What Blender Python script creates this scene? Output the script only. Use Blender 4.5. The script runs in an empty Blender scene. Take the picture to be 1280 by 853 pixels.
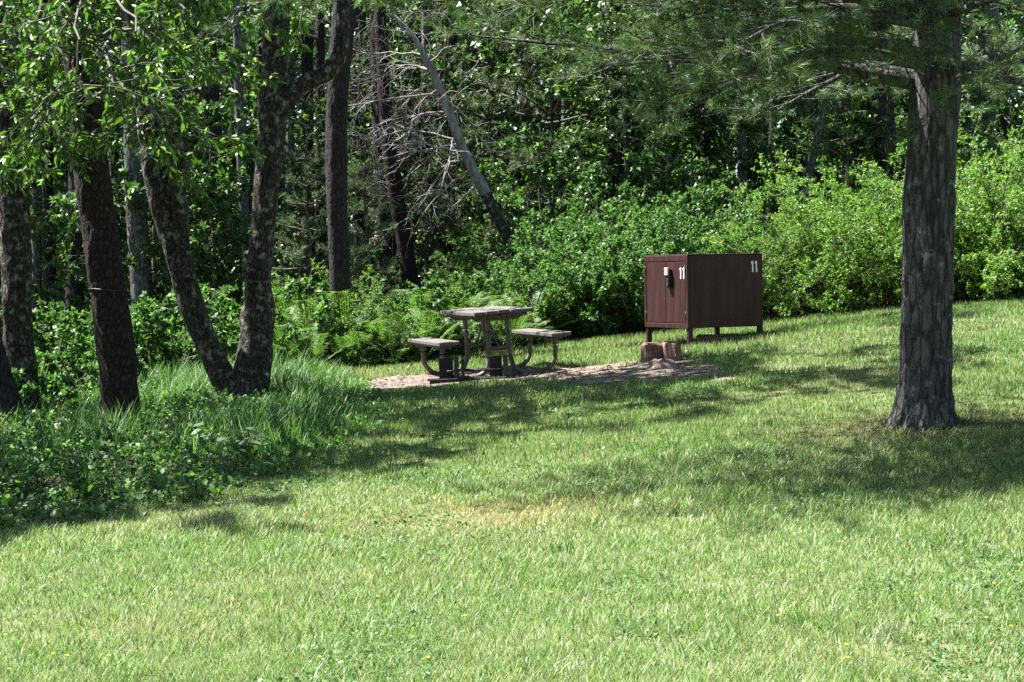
import bpy, bmesh, math, random
import numpy as np
from mathutils import Vector, Matrix

R = math.radians
# ------------------------------------------------------------------ camera, sky, sun, exposure
scene = bpy.context.scene
FPX, HORIZON, CAMZ = 2200.0, 362.0, 1.135          # focal length and horizon row for a 1280 x 853 frame
PITCH = math.atan((426.5 - HORIZON) / FPX)
cam_data = bpy.data.cameras.new('camera')
cam = bpy.data.objects.new('camera', cam_data)
scene.collection.objects.link(cam)
cam_data.sensor_width = 36.0
cam_data.lens = 36.0 * FPX / 1280.0
cam_data.clip_start = 0.1
cam_data.clip_end = 2000.0
cam.location = (0, 0, CAMZ)
cam.rotation_euler = (math.pi / 2 - PITCH, 0, 0)
scene.camera = cam

SUN_EL = R(60)
SUN_H = Vector((-0.94, 0.34, 0)).normalized()
SUN_DIR = Vector((SUN_H.x * math.cos(SUN_EL), SUN_H.y * math.cos(SUN_EL), math.sin(SUN_EL)))
world = bpy.data.worlds.new('World')
scene.world = world
world.use_nodes = True
wn = world.node_tree
wn.nodes.clear()
sky = wn.nodes.new('ShaderNodeTexSky')
sky.sky_type = 'NISHITA'
sky.sun_disc = False
sky.sun_elevation = SUN_EL
sky.sun_rotation = math.atan2(SUN_H.x, SUN_H.y)
bg = wn.nodes.new('ShaderNodeBackground')
bg.inputs['Strength'].default_value = 0.05
wo = wn.nodes.new('ShaderNodeOutputWorld')
wn.links.new(sky.outputs[0], bg.inputs[0])
wn.links.new(bg.outputs[0], wo.inputs[0])
sun_data = bpy.data.lights.new('sun', 'SUN')
sun_data.energy = 5.0
sun_data.angle = R(0.53)
sun_data.color = (1.0, 0.97, 0.92)
sun = bpy.data.objects.new('sun', sun_data)
scene.collection.objects.link(sun)
sun.location = (-20, 20, 40)
sun.rotation_euler = (-SUN_DIR).to_track_quat('-Z', 'Y').to_euler()
scene.view_settings.view_transform = 'Standard'
scene.view_settings.look = 'None'
scene.view_settings.gamma = 1.0
scene.view_settings.exposure = 2.25
scene.render.engine = 'CYCLES'
cy = scene.cycles
cy.max_bounces = 5
cy.diffuse_bounces = 3
cy.glossy_bounces = 2
cy.transmission_bounces = 3
cy.transparent_max_bounces = 4
cy.caustics_reflective = False
cy.caustics_refractive = False
cy.sample_clamp_indirect = 4.0
cy.use_denoising = False

# ------------------------------------------------------------------ helpers
C = scene.collection
rng = np.random.default_rng(11)
random.seed(11)

def nrm(v):
    return v / (np.linalg.norm(v, axis=-1, keepdims=True) + 1e-9)

def _hash(ix, iy, iz, seed):
    h = (ix.astype(np.int64) * 374761393 + iy.astype(np.int64) * 668265263 + iz.astype(np.int64) * 2147483647 + seed * 1274126177) & 0xffffffff
    h = ((h ^ (h >> 13)) * 1274126177) & 0xffffffff
    h = (h ^ (h >> 16)) & 0xffff
    return h / 65535.0

def vnoise(p, seed=0):
    """smooth value noise in 3-D, 0..1"""
    p = np.asarray(p, float)
    i = np.floor(p)
    f = p - i
    f = f * f * (3 - 2 * f)
    i = i.astype(np.int64)
    out = 0
    for dx in (0, 1):
        for dy in (0, 1):
            for dz in (0, 1):
                w = (f[..., 0] if dx else 1 - f[..., 0]) * (f[..., 1] if dy else 1 - f[..., 1]) * (f[..., 2] if dz else 1 - f[..., 2])
                out = out + w * _hash(i[..., 0] + dx, i[..., 1] + dy, i[..., 2] + dz, seed)
    return out

def n2(x, y, s, seed=0):
    x = np.asarray(x, float); y = np.asarray(y, float)
    return vnoise(np.stack([x * s, y * s, np.zeros_like(x) + seed * 3.7], -1), seed)

_by = np.array([-60, 0, 7, 15, 22, 28, 40, 70, 120, 300.])
_bz = np.array([-1.6, -0.72, -0.56, -0.24, 0.09, 0.27, 0.55, 1.1, 2.0, 4.])
_sy = np.array([0, 7, 15, 22, 60, 300.])
_sz = np.array([0.06, 0.07, 0.09, 0.13, 0.13, 0.1])
def ground(x, y):
    x = np.asarray(x, float); y = np.asarray(y, float)
    b = np.interp(y, _by, _bz)
    s = np.interp(y, _sy, _sz)
    xs = 9 * np.tanh(x / 9)
    z = b + np.where(xs > 0, s, 0.07) * xs
    z = z + (n2(x, y, 0.35, 1) - 0.5) * 0.10 + (n2(x, y, 1.3, 2) - 0.5) * 0.03
    return z

def ray(px, py):
    cx = (px - 640) / FPX; cyy = (426.5 - py) / FPX
    f = np.array([0, math.cos(PITCH), -math.sin(PITCH)]); u = np.array([0, math.sin(PITCH), math.cos(PITCH)])
    d = f + cx * np.array([1., 0, 0]) + cyy * u
    return d / d[1]
def at(px, py, D):
    return np.array([0, 0, CAMZ]) + ray(px, py) * D
def on_ground(px, py):
    d = ray(px, py)
    D = np.arange(4, 90, 0.02)
    P = np.array([0, 0, CAMZ]) + d * D[:, None]
    below = P[:, 2] < ground(P[:, 0], P[:, 1])
    k = int(np.argmax(below))
    return P[k]

def link(o, parent=None):
    C.objects.link(o)
    if parent is not None:
        o.parent = parent
    return o
def tag(o, label=None, cat=None, group=None, kind=None):
    if label: o['label'] = label
    if cat: o['category'] = cat
    if group: o['group'] = group
    if kind: o['kind'] = kind
    return o
def empty(name, loc, rot=(0, 0, 0), **kw):
    o = bpy.data.objects.new(name, None)
    o.empty_display_size = 0.2
    o.location = loc; o.rotation_euler = rot
    link(o)
    return tag(o, **kw)

def mesh_tris(name, V, F, mat, col=None, smooth=False):
    me = bpy.data.meshes.new(name)
    V = np.ascontiguousarray(V, np.float32); F = np.ascontiguousarray(F, np.int32)
    k = F.shape[1]
    me.vertices.add(len(V)); me.vertices.foreach_set('co', V.ravel())
    me.loops.add(F.size); me.loops.foreach_set('vertex_index', F.ravel())
    me.polygons.add(len(F)); me.polygons.foreach_set('loop_start', np.arange(0, F.size, k, dtype=np.int32))
    if smooth:
        me.polygons.foreach_set('use_smooth', np.ones(len(F), bool))
    if col is not None:
        a = me.attributes.new('tint', 'FLOAT_COLOR', 'POINT')
        c4 = np.ones((len(V), 4), np.float32); c4[:, :3] = col
        a.data.foreach_set('color', c4.ravel())
    me.update(calc_edges=True)
    me.materials.append(mat)
    return me

class MB:
    def __init__(s): s.V = []; s.F = []; s.C = []; s.n = 0
    def add(s, V, F, col=None):
        s.V.append(V); s.F.append(F + s.n); s.n += len(V)
        if col is None: col = np.zeros((len(V), 3))
        s.C.append(np.broadcast_to(col, (len(V), 3)))
    def tube(s, path, rad, seg=6, col=None, cap=False):
        path = np.asarray(path, float); n = len(path)
        rad = np.broadcast_to(np.asarray(rad, float), (n,))
        t = nrm(np.gradient(path, axis=0))
        ref = np.array([0., 0, 1.]) if abs(t[:, 2]).mean() < 0.85 else np.array([1., 0.1, 0])
        a = nrm(np.cross(t, ref)); b = np.cross(t, a)
        th = np.arange(seg) * 2 * math.pi / seg
        V = path[:, None] + rad[:, None, None] * (np.cos(th)[None, :, None] * a[:, None] + np.sin(th)[None, :, None] * b[:, None])
        V = V.reshape(-1, 3)
        i = np.arange(n - 1)[:, None] * seg; j = np.arange(seg)[None]; j2 = (j + 1) % seg
        q = np.stack([i + j, i + j2, i + seg + j2, i + seg + j], -1).reshape(-1, 4)
        F = np.concatenate([q[:, [0, 1, 2]], q[:, [0, 2, 3]]])
        if cap:
            V = np.concatenate([V, path[:1], path[-1:]])
            k = n * seg
            jj = np.arange(seg)
            F = np.concatenate([F, np.stack([np.full(seg, k), (jj + 1) % seg, jj], -1),
                                np.stack([np.full(seg, k + 1), (n - 1) * seg + jj, (n - 1) * seg + (jj + 1) % seg], -1)])
        s.add(V, F, col)
    def mesh(s, name, mat, smooth=False, colors=False):
        V = np.concatenate(s.V); F = np.concatenate(s.F)
        return mesh_tris(name, V, F, mat, np.concatenate(s.C) if colors else None, smooth)
    def build(s, name, mat, parent=None, smooth=False, colors=False):
        return link(bpy.data.objects.new(name, s.mesh(name, mat, smooth, colors)), parent)

def spline(P, n):
    P = np.asarray(P, float)
    Q = np.concatenate([[2 * P[0] - P[1]], P, [2 * P[-1] - P[-2]]])
    L = np.concatenate([[0], np.cumsum(np.linalg.norm(np.diff(P[:, :3], axis=0), axis=1))])
    s = np.linspace(0, L[-1] - 1e-6, n)
    k = np.clip(np.searchsorted(L, s, 'right') - 1, 0, len(P) - 2)
    t = ((s - L[k]) / (L[k + 1] - L[k]))[:, None]
    p0, p1, p2, p3 = Q[k], Q[k + 1], Q[k + 2], Q[k + 3]
    return 0.5 * (2 * p1 + (p2 - p0) * t + (2 * p0 - 5 * p1 + 4 * p2 - p3) * t ** 2 + (3 * p1 - p0 - 3 * p2 + p3) * t ** 3)

# leaf templates (x across -0.5..0.5, y along 0..1, z out of plane)
LEAF2 = (np.array([[0, 0, 0], [-.5, .45, .06], [.5, .45, .06], [0, 1, -.06]]), np.array([[0, 2, 1], [1, 2, 3]]))
LEAF4 = (np.array([[0, 0, 0], [-.46, .28, .05], [.46, .28, .05], [-.40, .65, .0], [.40, .65, .0], [0, 1, -.16], [0, .3, -.03], [0, .66, -.07]]),
         np.array([[0, 6, 1], [0, 2, 6], [1, 6, 7], [1, 7, 3], [6, 2, 4], [6, 4, 7], [3, 7, 5], [7, 4, 5]]))
BLADE = (np.array([[-.5, 0, 0], [.5, 0, 0], [-.38, .55, .06], [.38, .55, .06], [0, 1, .30]]), np.array([[0, 1, 3], [0, 3, 2], [2, 3, 4]]))
NEEDLE = (np.array([[-.5, 0, 0], [.5, 0, 0], [0, 1, 0.]]), np.array([[0, 1, 2]]))

def scatter(P, Dr, N, L, W, tmpl, col=None):
    """vectorised leaves; returns V, F, C"""
    T, TF = tmpl
    Dr = nrm(Dr); S = nrm(np.cross(Dr, N)); Nn = np.cross(S, Dr)
    L = np.broadcast_to(L, (len(P),))[:, None, None]; W = np.broadcast_to(W, (len(P),))[:, None, None]
    V = P[:, None] + W * T[None, :, 0:1] * S[:, None] + L * T[None, :, 1:2] * Dr[:, None] + L * T[None, :, 2:3] * Nn[:, None]
    F = TF[None] + (np.arange(len(P)) * len(T))[:, None, None]
    c = None if col is None else np.repeat(col, len(T), axis=0)
    return V.reshape(-1, 3), F.reshape(-1, 3), c

def palette(r, n, cols, w, var=0.25):
    cols = np.array(cols); k = r.choice(len(cols), n, p=np.array(w) / np.sum(w))
    return cols[k] * (1 + var * r.normal(size=(n, 1))).clip(0.4, 1.8) * (1 + 0.08 * r.normal(size=(n, 3)))

# ------------------------------------------------------------------ materials
def new_mat(name):
    m = bpy.data.materials.new(name); m.use_nodes = True
    nt = m.node_tree; nt.nodes.clear()
    return m, nt, nt.nodes, nt.links
def leaf_mat(name, transl=0.4, rough=0.42, spec=0.5, ttint=(1.05, 1.35, 0.5)):
    m, nt, N, L = new_mat(name)
    a = N.new('ShaderNodeAttribute'); a.attribute_name = 'tint'
    oi = N.new('ShaderNodeObjectInfo')
    mr = N.new('ShaderNodeMapRange'); mr.inputs['To Min'].default_value = 0.8; mr.inputs['To Max'].default_value = 1.2
    L.new(oi.outputs['Random'], mr.inputs['Value'])
    hs = N.new('ShaderNodeHueSaturation'); L.new(mr.outputs[0], hs.inputs['Value']); L.new(a.outputs['Color'], hs.inputs['Color'])
    p = N.new('ShaderNodeBsdfPrincipled'); p.inputs['Roughness'].default_value = rough
    p.inputs['Specular IOR Level'].default_value = spec
    L.new(hs.outputs[0], p.inputs['Base Color'])
    mx = N.new('ShaderNodeMix'); mx.data_type = 'RGBA'; mx.blend_type = 'MULTIPLY'; mx.inputs['Factor'].default_value = 1
    L.new(hs.outputs[0], mx.inputs['A']); mx.inputs['B'].default_value = (*ttint, 1)
    t = N.new('ShaderNodeBsdfTranslucent'); L.new(mx.outputs['Result'], t.inputs['Color'])
    ms = N.new('ShaderNodeMixShader'); ms.inputs[0].default_value = transl
    o = N.new('ShaderNodeOutputMaterial')
    L.new(p.outputs[0], ms.inputs[1]); L.new(t.outputs[0], ms.inputs[2]); L.new(ms.outputs[0], o.inputs[0])
    return m
def bark_mat(name, dark, light, lichen, lich_amt=0.55, scale=9.0, stretch=0.35, bump=0.6, rough=0.9):
    m, nt, N, L = new_mat(name)
    tc = N.new('ShaderNodeTexCoord'); mp = N.new('ShaderNodeMapping'); mp.inputs['Scale'].default_value = (scale, scale, scale * stretch)
    L.new(tc.outputs['Object'], mp.inputs[0])
    vo = N.new('ShaderNodeTexVoronoi'); vo.feature = 'DISTANCE_TO_EDGE'; vo.inputs['Scale'].default_value = 2.2
    no = N.new('ShaderNodeTexNoise'); no.inputs['Scale'].default_value = 2.0; no.inputs['Detail'].default_value = 8; no.inputs['Roughness'].default_value = 0.68
    no.inputs['Distortion'].default_value = 0.6
    wv = N.new('ShaderNodeMix'); wv.data_type = 'RGBA'; wv.inputs['Factor'].default_value = 0.28
    L.new(mp.outputs[0], no.inputs['Vector']); L.new(mp.outputs[0], wv.inputs['A']); L.new(no.outputs['Color'], wv.inputs['B']); L.new(wv.outputs['Result'], vo.inputs['Vector'])
    cr = N.new('ShaderNodeValToRGB'); cr.color_ramp.elements[0].position = 0.32; cr.color_ramp.elements[1].position = 0.68
    cr.color_ramp.elements[0].color = (*dark, 1); cr.color_ramp.elements[1].color = (*light, 1)
    L.new(no.outputs['Fac'], cr.inputs[0])
    ed = N.new('ShaderNodeMapRange'); ed.inputs['From Max'].default_value = 0.16; ed.inputs['To Min'].default_value = 0.45
    L.new(vo.outputs['Distance'], ed.inputs['Value'])
    mu = N.new('ShaderNodeMix'); mu.data_type = 'RGBA'; mu.blend_type = 'MULTIPLY'; mu.inputs['Factor'].default_value = 1
    L.new(cr.outputs[0], mu.inputs['A']); L.new(ed.outputs[0], mu.inputs['B'])
    ln = N.new('ShaderNodeTexNoise'); ln.inputs['Scale'].default_value = 11; ln.inputs['Detail'].default_value = 7; ln.inputs['Roughness'].default_value = 0.62
    L.new(tc.outputs['Object'], ln.inputs['Vector'])
    lr = N.new('ShaderNodeValToRGB'); lr.color_ramp.elements[0].position = 1 - lich_amt; lr.color_ramp.elements[1].position = 1 - lich_amt + 0.12
    L.new(ln.outputs['Fac'], lr.inputs[0])
    lm = N.new('ShaderNodeMix'); lm.data_type = 'RGBA'; lm.inputs['B'].default_value = (*lichen, 1)
    L.new(lr.outputs[0], lm.inputs['Factor']); L.new(mu.outputs['Result'], lm.inputs['A'])
    p = N.new('ShaderNodeBsdfPrincipled'); p.inputs['Roughness'].default_value = rough; p.inputs['Specular IOR Level'].default_value = 0.25
    L.new(lm.outputs['Result'], p.inputs['Base Color'])
    ad = N.new('ShaderNodeMath'); ad.operation = 'ADD'; L.new(ed.outputs[0], ad.inputs[0]); L.new(no.outputs['Fac'], ad.inputs[1])
    bp = N.new('ShaderNodeBump'); bp.inputs['Strength'].default_value = bump; bp.inputs['Distance'].default_value = 0.03
    L.new(ad.outputs[0], bp.inputs['Height']); L.new(bp.outputs[0], p.inputs['Normal'])
    o = N.new('ShaderNodeOutputMaterial'); L.new(p.outputs[0], o.inputs[0])
    return m
def noisy_mat(name, c1, c2, scale=8, rough=0.7, bump=0.15, stretch=(1, 1, 1), metal=0.0, spec=0.4, attr=False, lo=0.35, hi=0.65):
    m, nt, N, L = new_mat(name)
    tc = N.new('ShaderNodeTexCoord'); mp = N.new('ShaderNodeMapping'); mp.inputs['Scale'].default_value = stretch
    L.new(tc.outputs['Object'], mp.inputs[0])
    no = N.new('ShaderNodeTexNoise'); no.inputs['Scale'].default_value = scale; no.inputs['Detail'].default_value = 8; no.inputs['Roughness'].default_value = 0.65
    L.new(mp.outputs[0], no.inputs['Vector'])
    cr = N.new('ShaderNodeValToRGB'); cr.color_ramp.elements[0].position = lo; cr.color_ramp.elements[1].position = hi
    cr.color_ramp.elements[0].color = (*c1, 1); cr.color_ramp.elements[1].color = (*c2, 1)
    L.new(no.outputs['Fac'], cr.inputs[0])
    p = N.new('ShaderNodeBsdfPrincipled'); p.inputs['Roughness'].default_value = rough; p.inputs['Metallic'].default_value = metal
    p.inputs['Specular IOR Level'].default_value = spec
    src = cr.outputs[0]
    if attr:
        a = N.new('ShaderNodeAttribute'); a.attribute_name = 'tint'
        mx = N.new('ShaderNodeMix'); mx.data_type = 'RGBA'; mx.blend_type = 'MULTIPLY'; mx.inputs['Factor'].default_value = 1
        L.new(src, mx.inputs['A']); L.new(a.outputs['Color'], mx.inputs['B']); src = mx.outputs['Result']
    L.new(src, p.inputs['Base Color'])
    bp = N.new('ShaderNodeBump'); bp.inputs['Strength'].default_value = bump; bp.inputs['Distance'].default_value = 0.01
    L.new(no.outputs['Fac'], bp.inputs['Height']); L.new(bp.outputs[0], p.inputs['Normal'])
    o = N.new('ShaderNodeOutputMaterial'); L.new(p.outputs[0], o.inputs[0])
    return m

M = {}
M['ground'] = noisy_mat('soil_and_thatch', (0.55, 0.55, 0.55), (1.25, 1.25, 1.25), 5, 0.95, 0.5, attr=True, spec=0.1)
M['grass'] = leaf_mat('grass_blade', 0.35, 0.48, 0.38, (1.0, 1.25, 0.6))
M['leaf'] = leaf_mat('broad_leaf', 0.40, 0.40, 0.45)
M['leaf_soft'] = leaf_mat('shrub_leaf', 0.42, 0.5, 0.32)
M['needle'] = leaf_mat('pine_needle', 0.32, 0.5, 0.35, (1.1, 1.2, 0.6))
M['bark_lichen'] = bark_mat('lichen_bark', (0.016, 0.013, 0.010), (0.11, 0.092, 0.074), (0.27, 0.28, 0.235), 0.47, 13, 0.5, 1.0)
M['bark_brown'] = bark_mat('brown_bark', (0.013, 0.009, 0.008), (0.062, 0.040, 0.032), (0.24, 0.25, 0.225), 0.36, 13, 0.5, 1.0)
M['bark_dark'] = bark_mat('dark_bark', (0.018, 0.015, 0.016), (0.062, 0.054, 0.056), (0.17, 0.175, 0.17), 0.33, 14, 0.4, .9)
M['bark_grey'] = bark_mat('grey_bark', (0.05, 0.05, 0.05), (0.16, 0.16, 0.155), (0.26, 0.29, 0.27), 0.45, 8, 0.4)
M['bark_pine'] = bark_mat('pine_bark', (0.030, 0.028, 0.029), (0.165, 0.16, 0.162), (0.30, 0.31, 0.315), 0.42, 11, 0.2, 1.0)
M['deadwood'] = noisy_mat('dead_wood', (0.085, 0.078, 0.072), (0.29, 0.275, 0.26), 14, 0.85, 0.4, (1, 1, .3))
M['twig'] = noisy_mat('twig_bark', (0.035, 0.028, 0.023), (0.12, 0.105, 0.09), 12, 0.85, 0.3)
M['planks'] = noisy_mat('weathered_plank', (0.055, 0.048, 0.044), (0.145, 0.128, 0.118), 5, 0.85, 0.3, (30, 1.2, 30))
M['pipe'] = noisy_mat('brown_painted_pipe', (0.085, 0.07, 0.062), (0.15, 0.128, 0.115), 9, 0.5, 0.1)
M['iron'] = noisy_mat('sooty_iron', (0.006, 0.0055, 0.006), (0.018, 0.016, 0.016), 12, 0.65, 0.2)
M['iron_worn'] = noisy_mat('worn_iron', (0.022, 0.02, 0.02), (0.075, 0.066, 0.063), 14, 0.5, 0.2, metal=0.3)
M['locker'] = noisy_mat('brown_painted_steel', (0.028, 0.0102, 0.0098), (0.053, 0.022, 0.022), 3.5, 0.5, 0.08, (3, 3, .35), spec=0.2)
M['white'] = noisy_mat('white_paint', (0.55, 0.56, 0.56), (0.8, 0.8, 0.8), 30, 0.6, 0.05)
M['zinc'] = noisy_mat('bright_zinc', (0.4, 0.36, 0.34), (0.62, 0.58, 0.55), 20, 0.4, 0.05, metal=0.4)
M['timber'] = noisy_mat('landscape_timber', (0.085, 0.042, 0.03), (0.25, 0.165, 0.12), 6, 0.9, 0.5, (8, 1.5, 8))
M['dirt'] = noisy_mat('packed_dirt', (0.06, 0.046, 0.038), (0.20, 0.158, 0.135), 7, 0.95, 0.7, spec=0.1)
M['litter'] = noisy_mat('dry_litter', (0.7, 0.7, 0.7), (1.2, 1.2, 1.2), 5, 0.9, 0.1, attr=True, spec=0.2)
M['sawn'] = noisy_mat('knot_hole', (0.012, 0.01, 0.008), (0.03, 0.024, 0.02), 8, 0.95, 0.2)

# ------------------------------------------------------------------ ground
def inside(poly, x, y):
    poly = np.asarray(poly); r = np.zeros(np.shape(x), bool)
    for i in range(len(poly)):
        x1, y1 = poly[i - 1]; x2, y2 = poly[i]
        c = ((y1 > y) != (y2 > y)) & (x < (x2 - x1) * (y - y1) / (y2 - y1 + 1e-12) + x1)
        r ^= c
    return r
dirt_px = [(436, 482), (470, 475), (530, 468), (600, 464), (690, 461), (760, 458), (800, 455), (830, 447), (852, 448), (870, 458), (905, 468), (898, 474), (840, 477), (760, 479), (690, 478), (600, 480), (520, 484), (470, 490)]
DIRT = [tuple(on_ground(*p)[:2]) for p in dirt_px]
def is_dirt(x, y):
    jx = (n2(x, y, 2.2, 5) - .5) * 0.5; jy = (n2(x, y, 2.2, 6) - .5) * 0.9
    return inside(DIRT, x + jx, y + jy)
# edge of the mown lawn on the left (world x as a function of y)
_ey = np.array([5, 12.0, 13.2, 15.5, 17.5, 20, 22.5, 24.5, 60.])
_ex = np.array([-6.0, -4.2, -3.0, -2.05, -1.75, -1.9, -2.4, -2.6, -2.6])
def lawn_edge(y): return np.interp(y, _ey, _ex)
# back edge of the lawn (world y as a function of x)
_bx = np.array([-9, -3, -1.5, 0, 1.2, 2.5, 4, 6, 9.])
_byy = np.array([24, 24.2, 24.5, 25.5, 26.5, 26.5, 26.3, 26.3, 26.3])
def lawn_back(x): return np.interp(x, _bx, _byy)
def is_lawn(x, y):
    return (x > lawn_edge(y) + (n2(x, y, 1.5, 8) - .5) * .6) & (y < lawn_back(x) + (n2(x, y, 1.5, 9) - .5) * .7)

xs = np.concatenate([np.linspace(-140, -16, 24)[:-1], np.linspace(-16, 16, 161), np.linspace(16, 140, 24)[1:]])
ys = np.concatenate([np.linspace(-30, 3, 8)[:-1], np.linspace(3, 36, 180), np.linspace(36, 300, 40)[1:]])
X, Y = np.meshgrid(xs, ys)
V = np.stack([X, Y, ground(X, Y)], -1).reshape(-1, 3)
nx = len(xs)
i = (np.arange(len(ys) - 1)[:, None] * nx + np.arange(nx - 1)[None]).ravel()
F = np.stack([i, i + 1, i + 1 + nx, i + nx], -1)
lawn = is_lawn(V[:, 0], V[:, 1])
pt = n2(V[:, 0], V[:, 1], 0.7, 12)[:, None]
col = np.where(lawn[:, None], np.array([.07, .105, .035]) * (1 - pt) + np.array([.12, .125, .06]) * pt, np.where((V[:, 1] < 25)[:, None], np.array([.034, .038, .018]), np.array([.05, .036, .022])) * (0.7 + .6 * pt))
g = link(bpy.data.objects.new('ground', mesh_tris('ground', V, F, M['ground'], col, True)))
tag(g, 'gently sloping campsite ground under the lawn and the woods', 'ground', kind='structure')

# dirt patch, a sheet just above the ground
gx = np.arange(-3.5, 4.2, 0.07); gy = np.arange(18.5, 25.5, 0.07)
X, Y = np.meshgrid(gx, gy); m = is_dirt(X, Y)
Z = ground(X, Y) + 0.012 + 0.03 * (n2(X, Y, 3.5, 15) - .4) * m
V = np.stack([X, Y, Z], -1).reshape(-1, 3)
nx = len(gx); i = (np.arange(len(gy) - 1)[:, None] * nx + np.arange(nx - 1)[None])
ok = m[:-1, :-1] | m[1:, 1:]
i = i[ok]; F = np.stack([i, i + 1, i + 1 + nx, i + nx], -1)
u, inv = np.unique(F, return_inverse=True)
d = link(bpy.data.objects.new('dirt_patch', mesh_tris('dirt_patch', V[u], inv.reshape(-1, 4), M['dirt'], None, True)))
tag(d, 'bare trodden dirt around the picnic table and up to the locker step', 'dirt', kind='structure')

# ------------------------------------------------------------------ hard-surface helpers
def box_mesh(name, size, mat, bevel=0.004, seg=1):
    bm = bmesh.new(); bmesh.ops.create_cube(bm, size=1.0)
    bmesh.ops.scale(bm, vec=size, verts=bm.verts)
    if bevel: bmesh.ops.bevel(bm, geom=bm.edges[:], offset=bevel, segments=seg, affect='EDGES', profile=0.6)
    me = bpy.data.meshes.new(name); bm.to_mesh(me); bm.free(); me.materials.append(mat)
    return me
def box(name, size, loc, mat, parent=None, rot=(0, 0, 0), bevel=0.004, seg=1):
    o = bpy.data.objects.new(name, box_mesh(name, size, mat, bevel, seg)); o.location = loc; o.rotation_euler = rot
    return link(o, parent)
def poly_extrude(name, pts, t, mat, parent, loc, rot):
    bm = bmesh.new()
    vs = [bm.verts.new((x, 0, z)) for x, z in pts]
    f = bm.faces.new(vs)
    r = bmesh.ops.extrude_face_region(bm, geom=[f])
    bmesh.ops.translate(bm, vec=(0, t, 0), verts=[v for v in r['geom'] if isinstance(v, bmesh.types.BMVert)])
    bmesh.ops.recalc_face_normals(bm, faces=bm.faces)
    me = bpy.data.meshes.new(name); bm.to_mesh(me); bm.free(); me.materials.append(mat)
    o = bpy.data.objects.new(name, me); o.location = loc; o.rotation_euler = rot
    return link(o, parent)
def pipe(name, path, r, mat, parent, seg=14, n=40, cap=True):
    b = MB(); b.tube(spline(path, n), r, seg, cap=cap)
    return b.build(name, mat, parent, smooth=True)

# ------------------------------------------------------------------ picnic table
TX, TY = -0.28, 22.15
table = empty('picnic_table', (TX, TY, float(ground(TX, TY)) - 0.01), (0, R(-4.4), R(15)),
              label='weathered wooden picnic table with bent pipe legs and two attached benches', cat='picnic table')
table.scale = (1.0, 1.03, 1.07)
top = box('tabletop', (0.62, 1.70, 0.03), (0, 0, 0.715), M['planks'], table, bevel=0.003)
for k in range(5):
    o = box('plank', (0.142, 1.86 + 0.006 * (k % 2), 0.045), (-0.302 + 0.151 * k, 0.004 * ((k * 7) % 3 - 1), 0.755 - 0.715 + 0.004 * (k % 3)), M['planks'], top, bevel=0.006)
for s in (-1, 1):
    bt = box('bench', (0.2, 1.62, 0.022), (s * 0.70, 0, 0.418), M['planks'], table, bevel=0.003)
    for k in (-1, 1):
        box('plank', (0.122, 1.84, 0.042), (k * 0.065, 0.005 * k, 0.0325 + .001 * k), M['planks'], bt, bevel=0.006)
    for u in (-0.56, 0.56):
        prof = [(s * .125, u, .695), (s * .125, u, .45), (s * .135, u, .24), (s * .175, u, .11), (s * .27, u, .042), (s * .40, u, .030), (s * .53, u, .034), (s * .63, u, .075), (s * .70, u, .17), (s * .715, u, .29), (s * .715, u, .405)]
        pipe('leg', prof, 0.030, M['pipe'], table, n=60)
        bc = box('bench_bracket', (0.20, 0.06, 0.028), (s * .70, u, .393), M['pipe'], table, bevel=0.006)
for u in (-0.56, 0.56):
    poly_extrude('top_bracket', [(-.33, .70), (.33, .70), (.26, .655), (-.26, .655)], 0.05, M['pipe'], table, (0, u - .025, 0), (0, 0, 0))
    b = MB(); b.tube([(-.125, u, .345), (.125, u, .345)], 0.024, 10, cap=True); b.build('crossbar', M['pipe'], table, True)
    b = MB(); b.tube([(0, u, .35), (0, u * .12, .698)], 0.013, 8, cap=True); b.build('brace', M['pipe'], table, True)

# ------------------------------------------------------------------ fire grill
gp = on_ground(596, 477)
grill = empty('fire_grill', gp + np.array([0, 0, -0.01]), (0, R(-2), R(6)), label='black iron fire grill with notched side plates in front of the picnic table', cat='grill')
for s, wid in ((-1, .17), (1, .15)):
    x0 = s * 0.30
    sp = box('side_plate', (wid, 0.012, 0.285), (x0 - .06, 0.05, 0.165), M['iron'], grill, bevel=0.002)
    # notched upright: a plate with four open slots on its inner side
    pts = [(-.05, 0), (.05, 0), (.05, .29)]
    for k in range(4):
        z = .27 - k * .062
        pts += [(.012, z + .0), (.012, z - .012), (.03, z - .034), (.03, z - .046)] if False else []
    pts = [(-.055, 0), (.055, 0), (.055, .30), (.030, .30), (.030, .255), (.008, .235), (.030, .205), (.030, .165), (.008, .145), (.030, .115), (.030, .075), (.004, .06), (.004, .30), (-.055, .30)]
    poly_extrude('notched_plate', pts, 0.012, M['iron_worn'], grill, (x0 + wid / 2 + .0, -0.06, 0.02), (0, 0, 0))
    box('flange', (0.012, 0.30, 0.27), (x0 + wid / 2 + .062, .08, 0.16), M['iron'], grill, bevel=0.002)
b = MB(); b.tube([(-.36, -.03, .145), (.36, -.03, .145)], .012, 8, cap=True); b.build('crossbar', M['iron'], grill, True)
for k in range(7):
    b = MB(); y = .0 + k * .045; b.tube([(-.22, y, .15), (.22, y, .15)], .008, 6, cap=True); b.build('grate_bar', M['iron'], grill, True)
box('base_plate', (1.02, .05, .06), (-.06, -.09, .03), M['iron'], grill, bevel=.004)
box('base_plate', (1.02, .05, .05), (-.06, .34, .025), M['iron'], grill, bevel=.004)
b = MB(); b.tube(spline([(-.22, -.03, .15), (-.27, -.12, .155), (-.36, -.13, .15)], 10), .009, 6, cap=True); b.build('handle', M['iron_worn'], grill, True)

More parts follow.
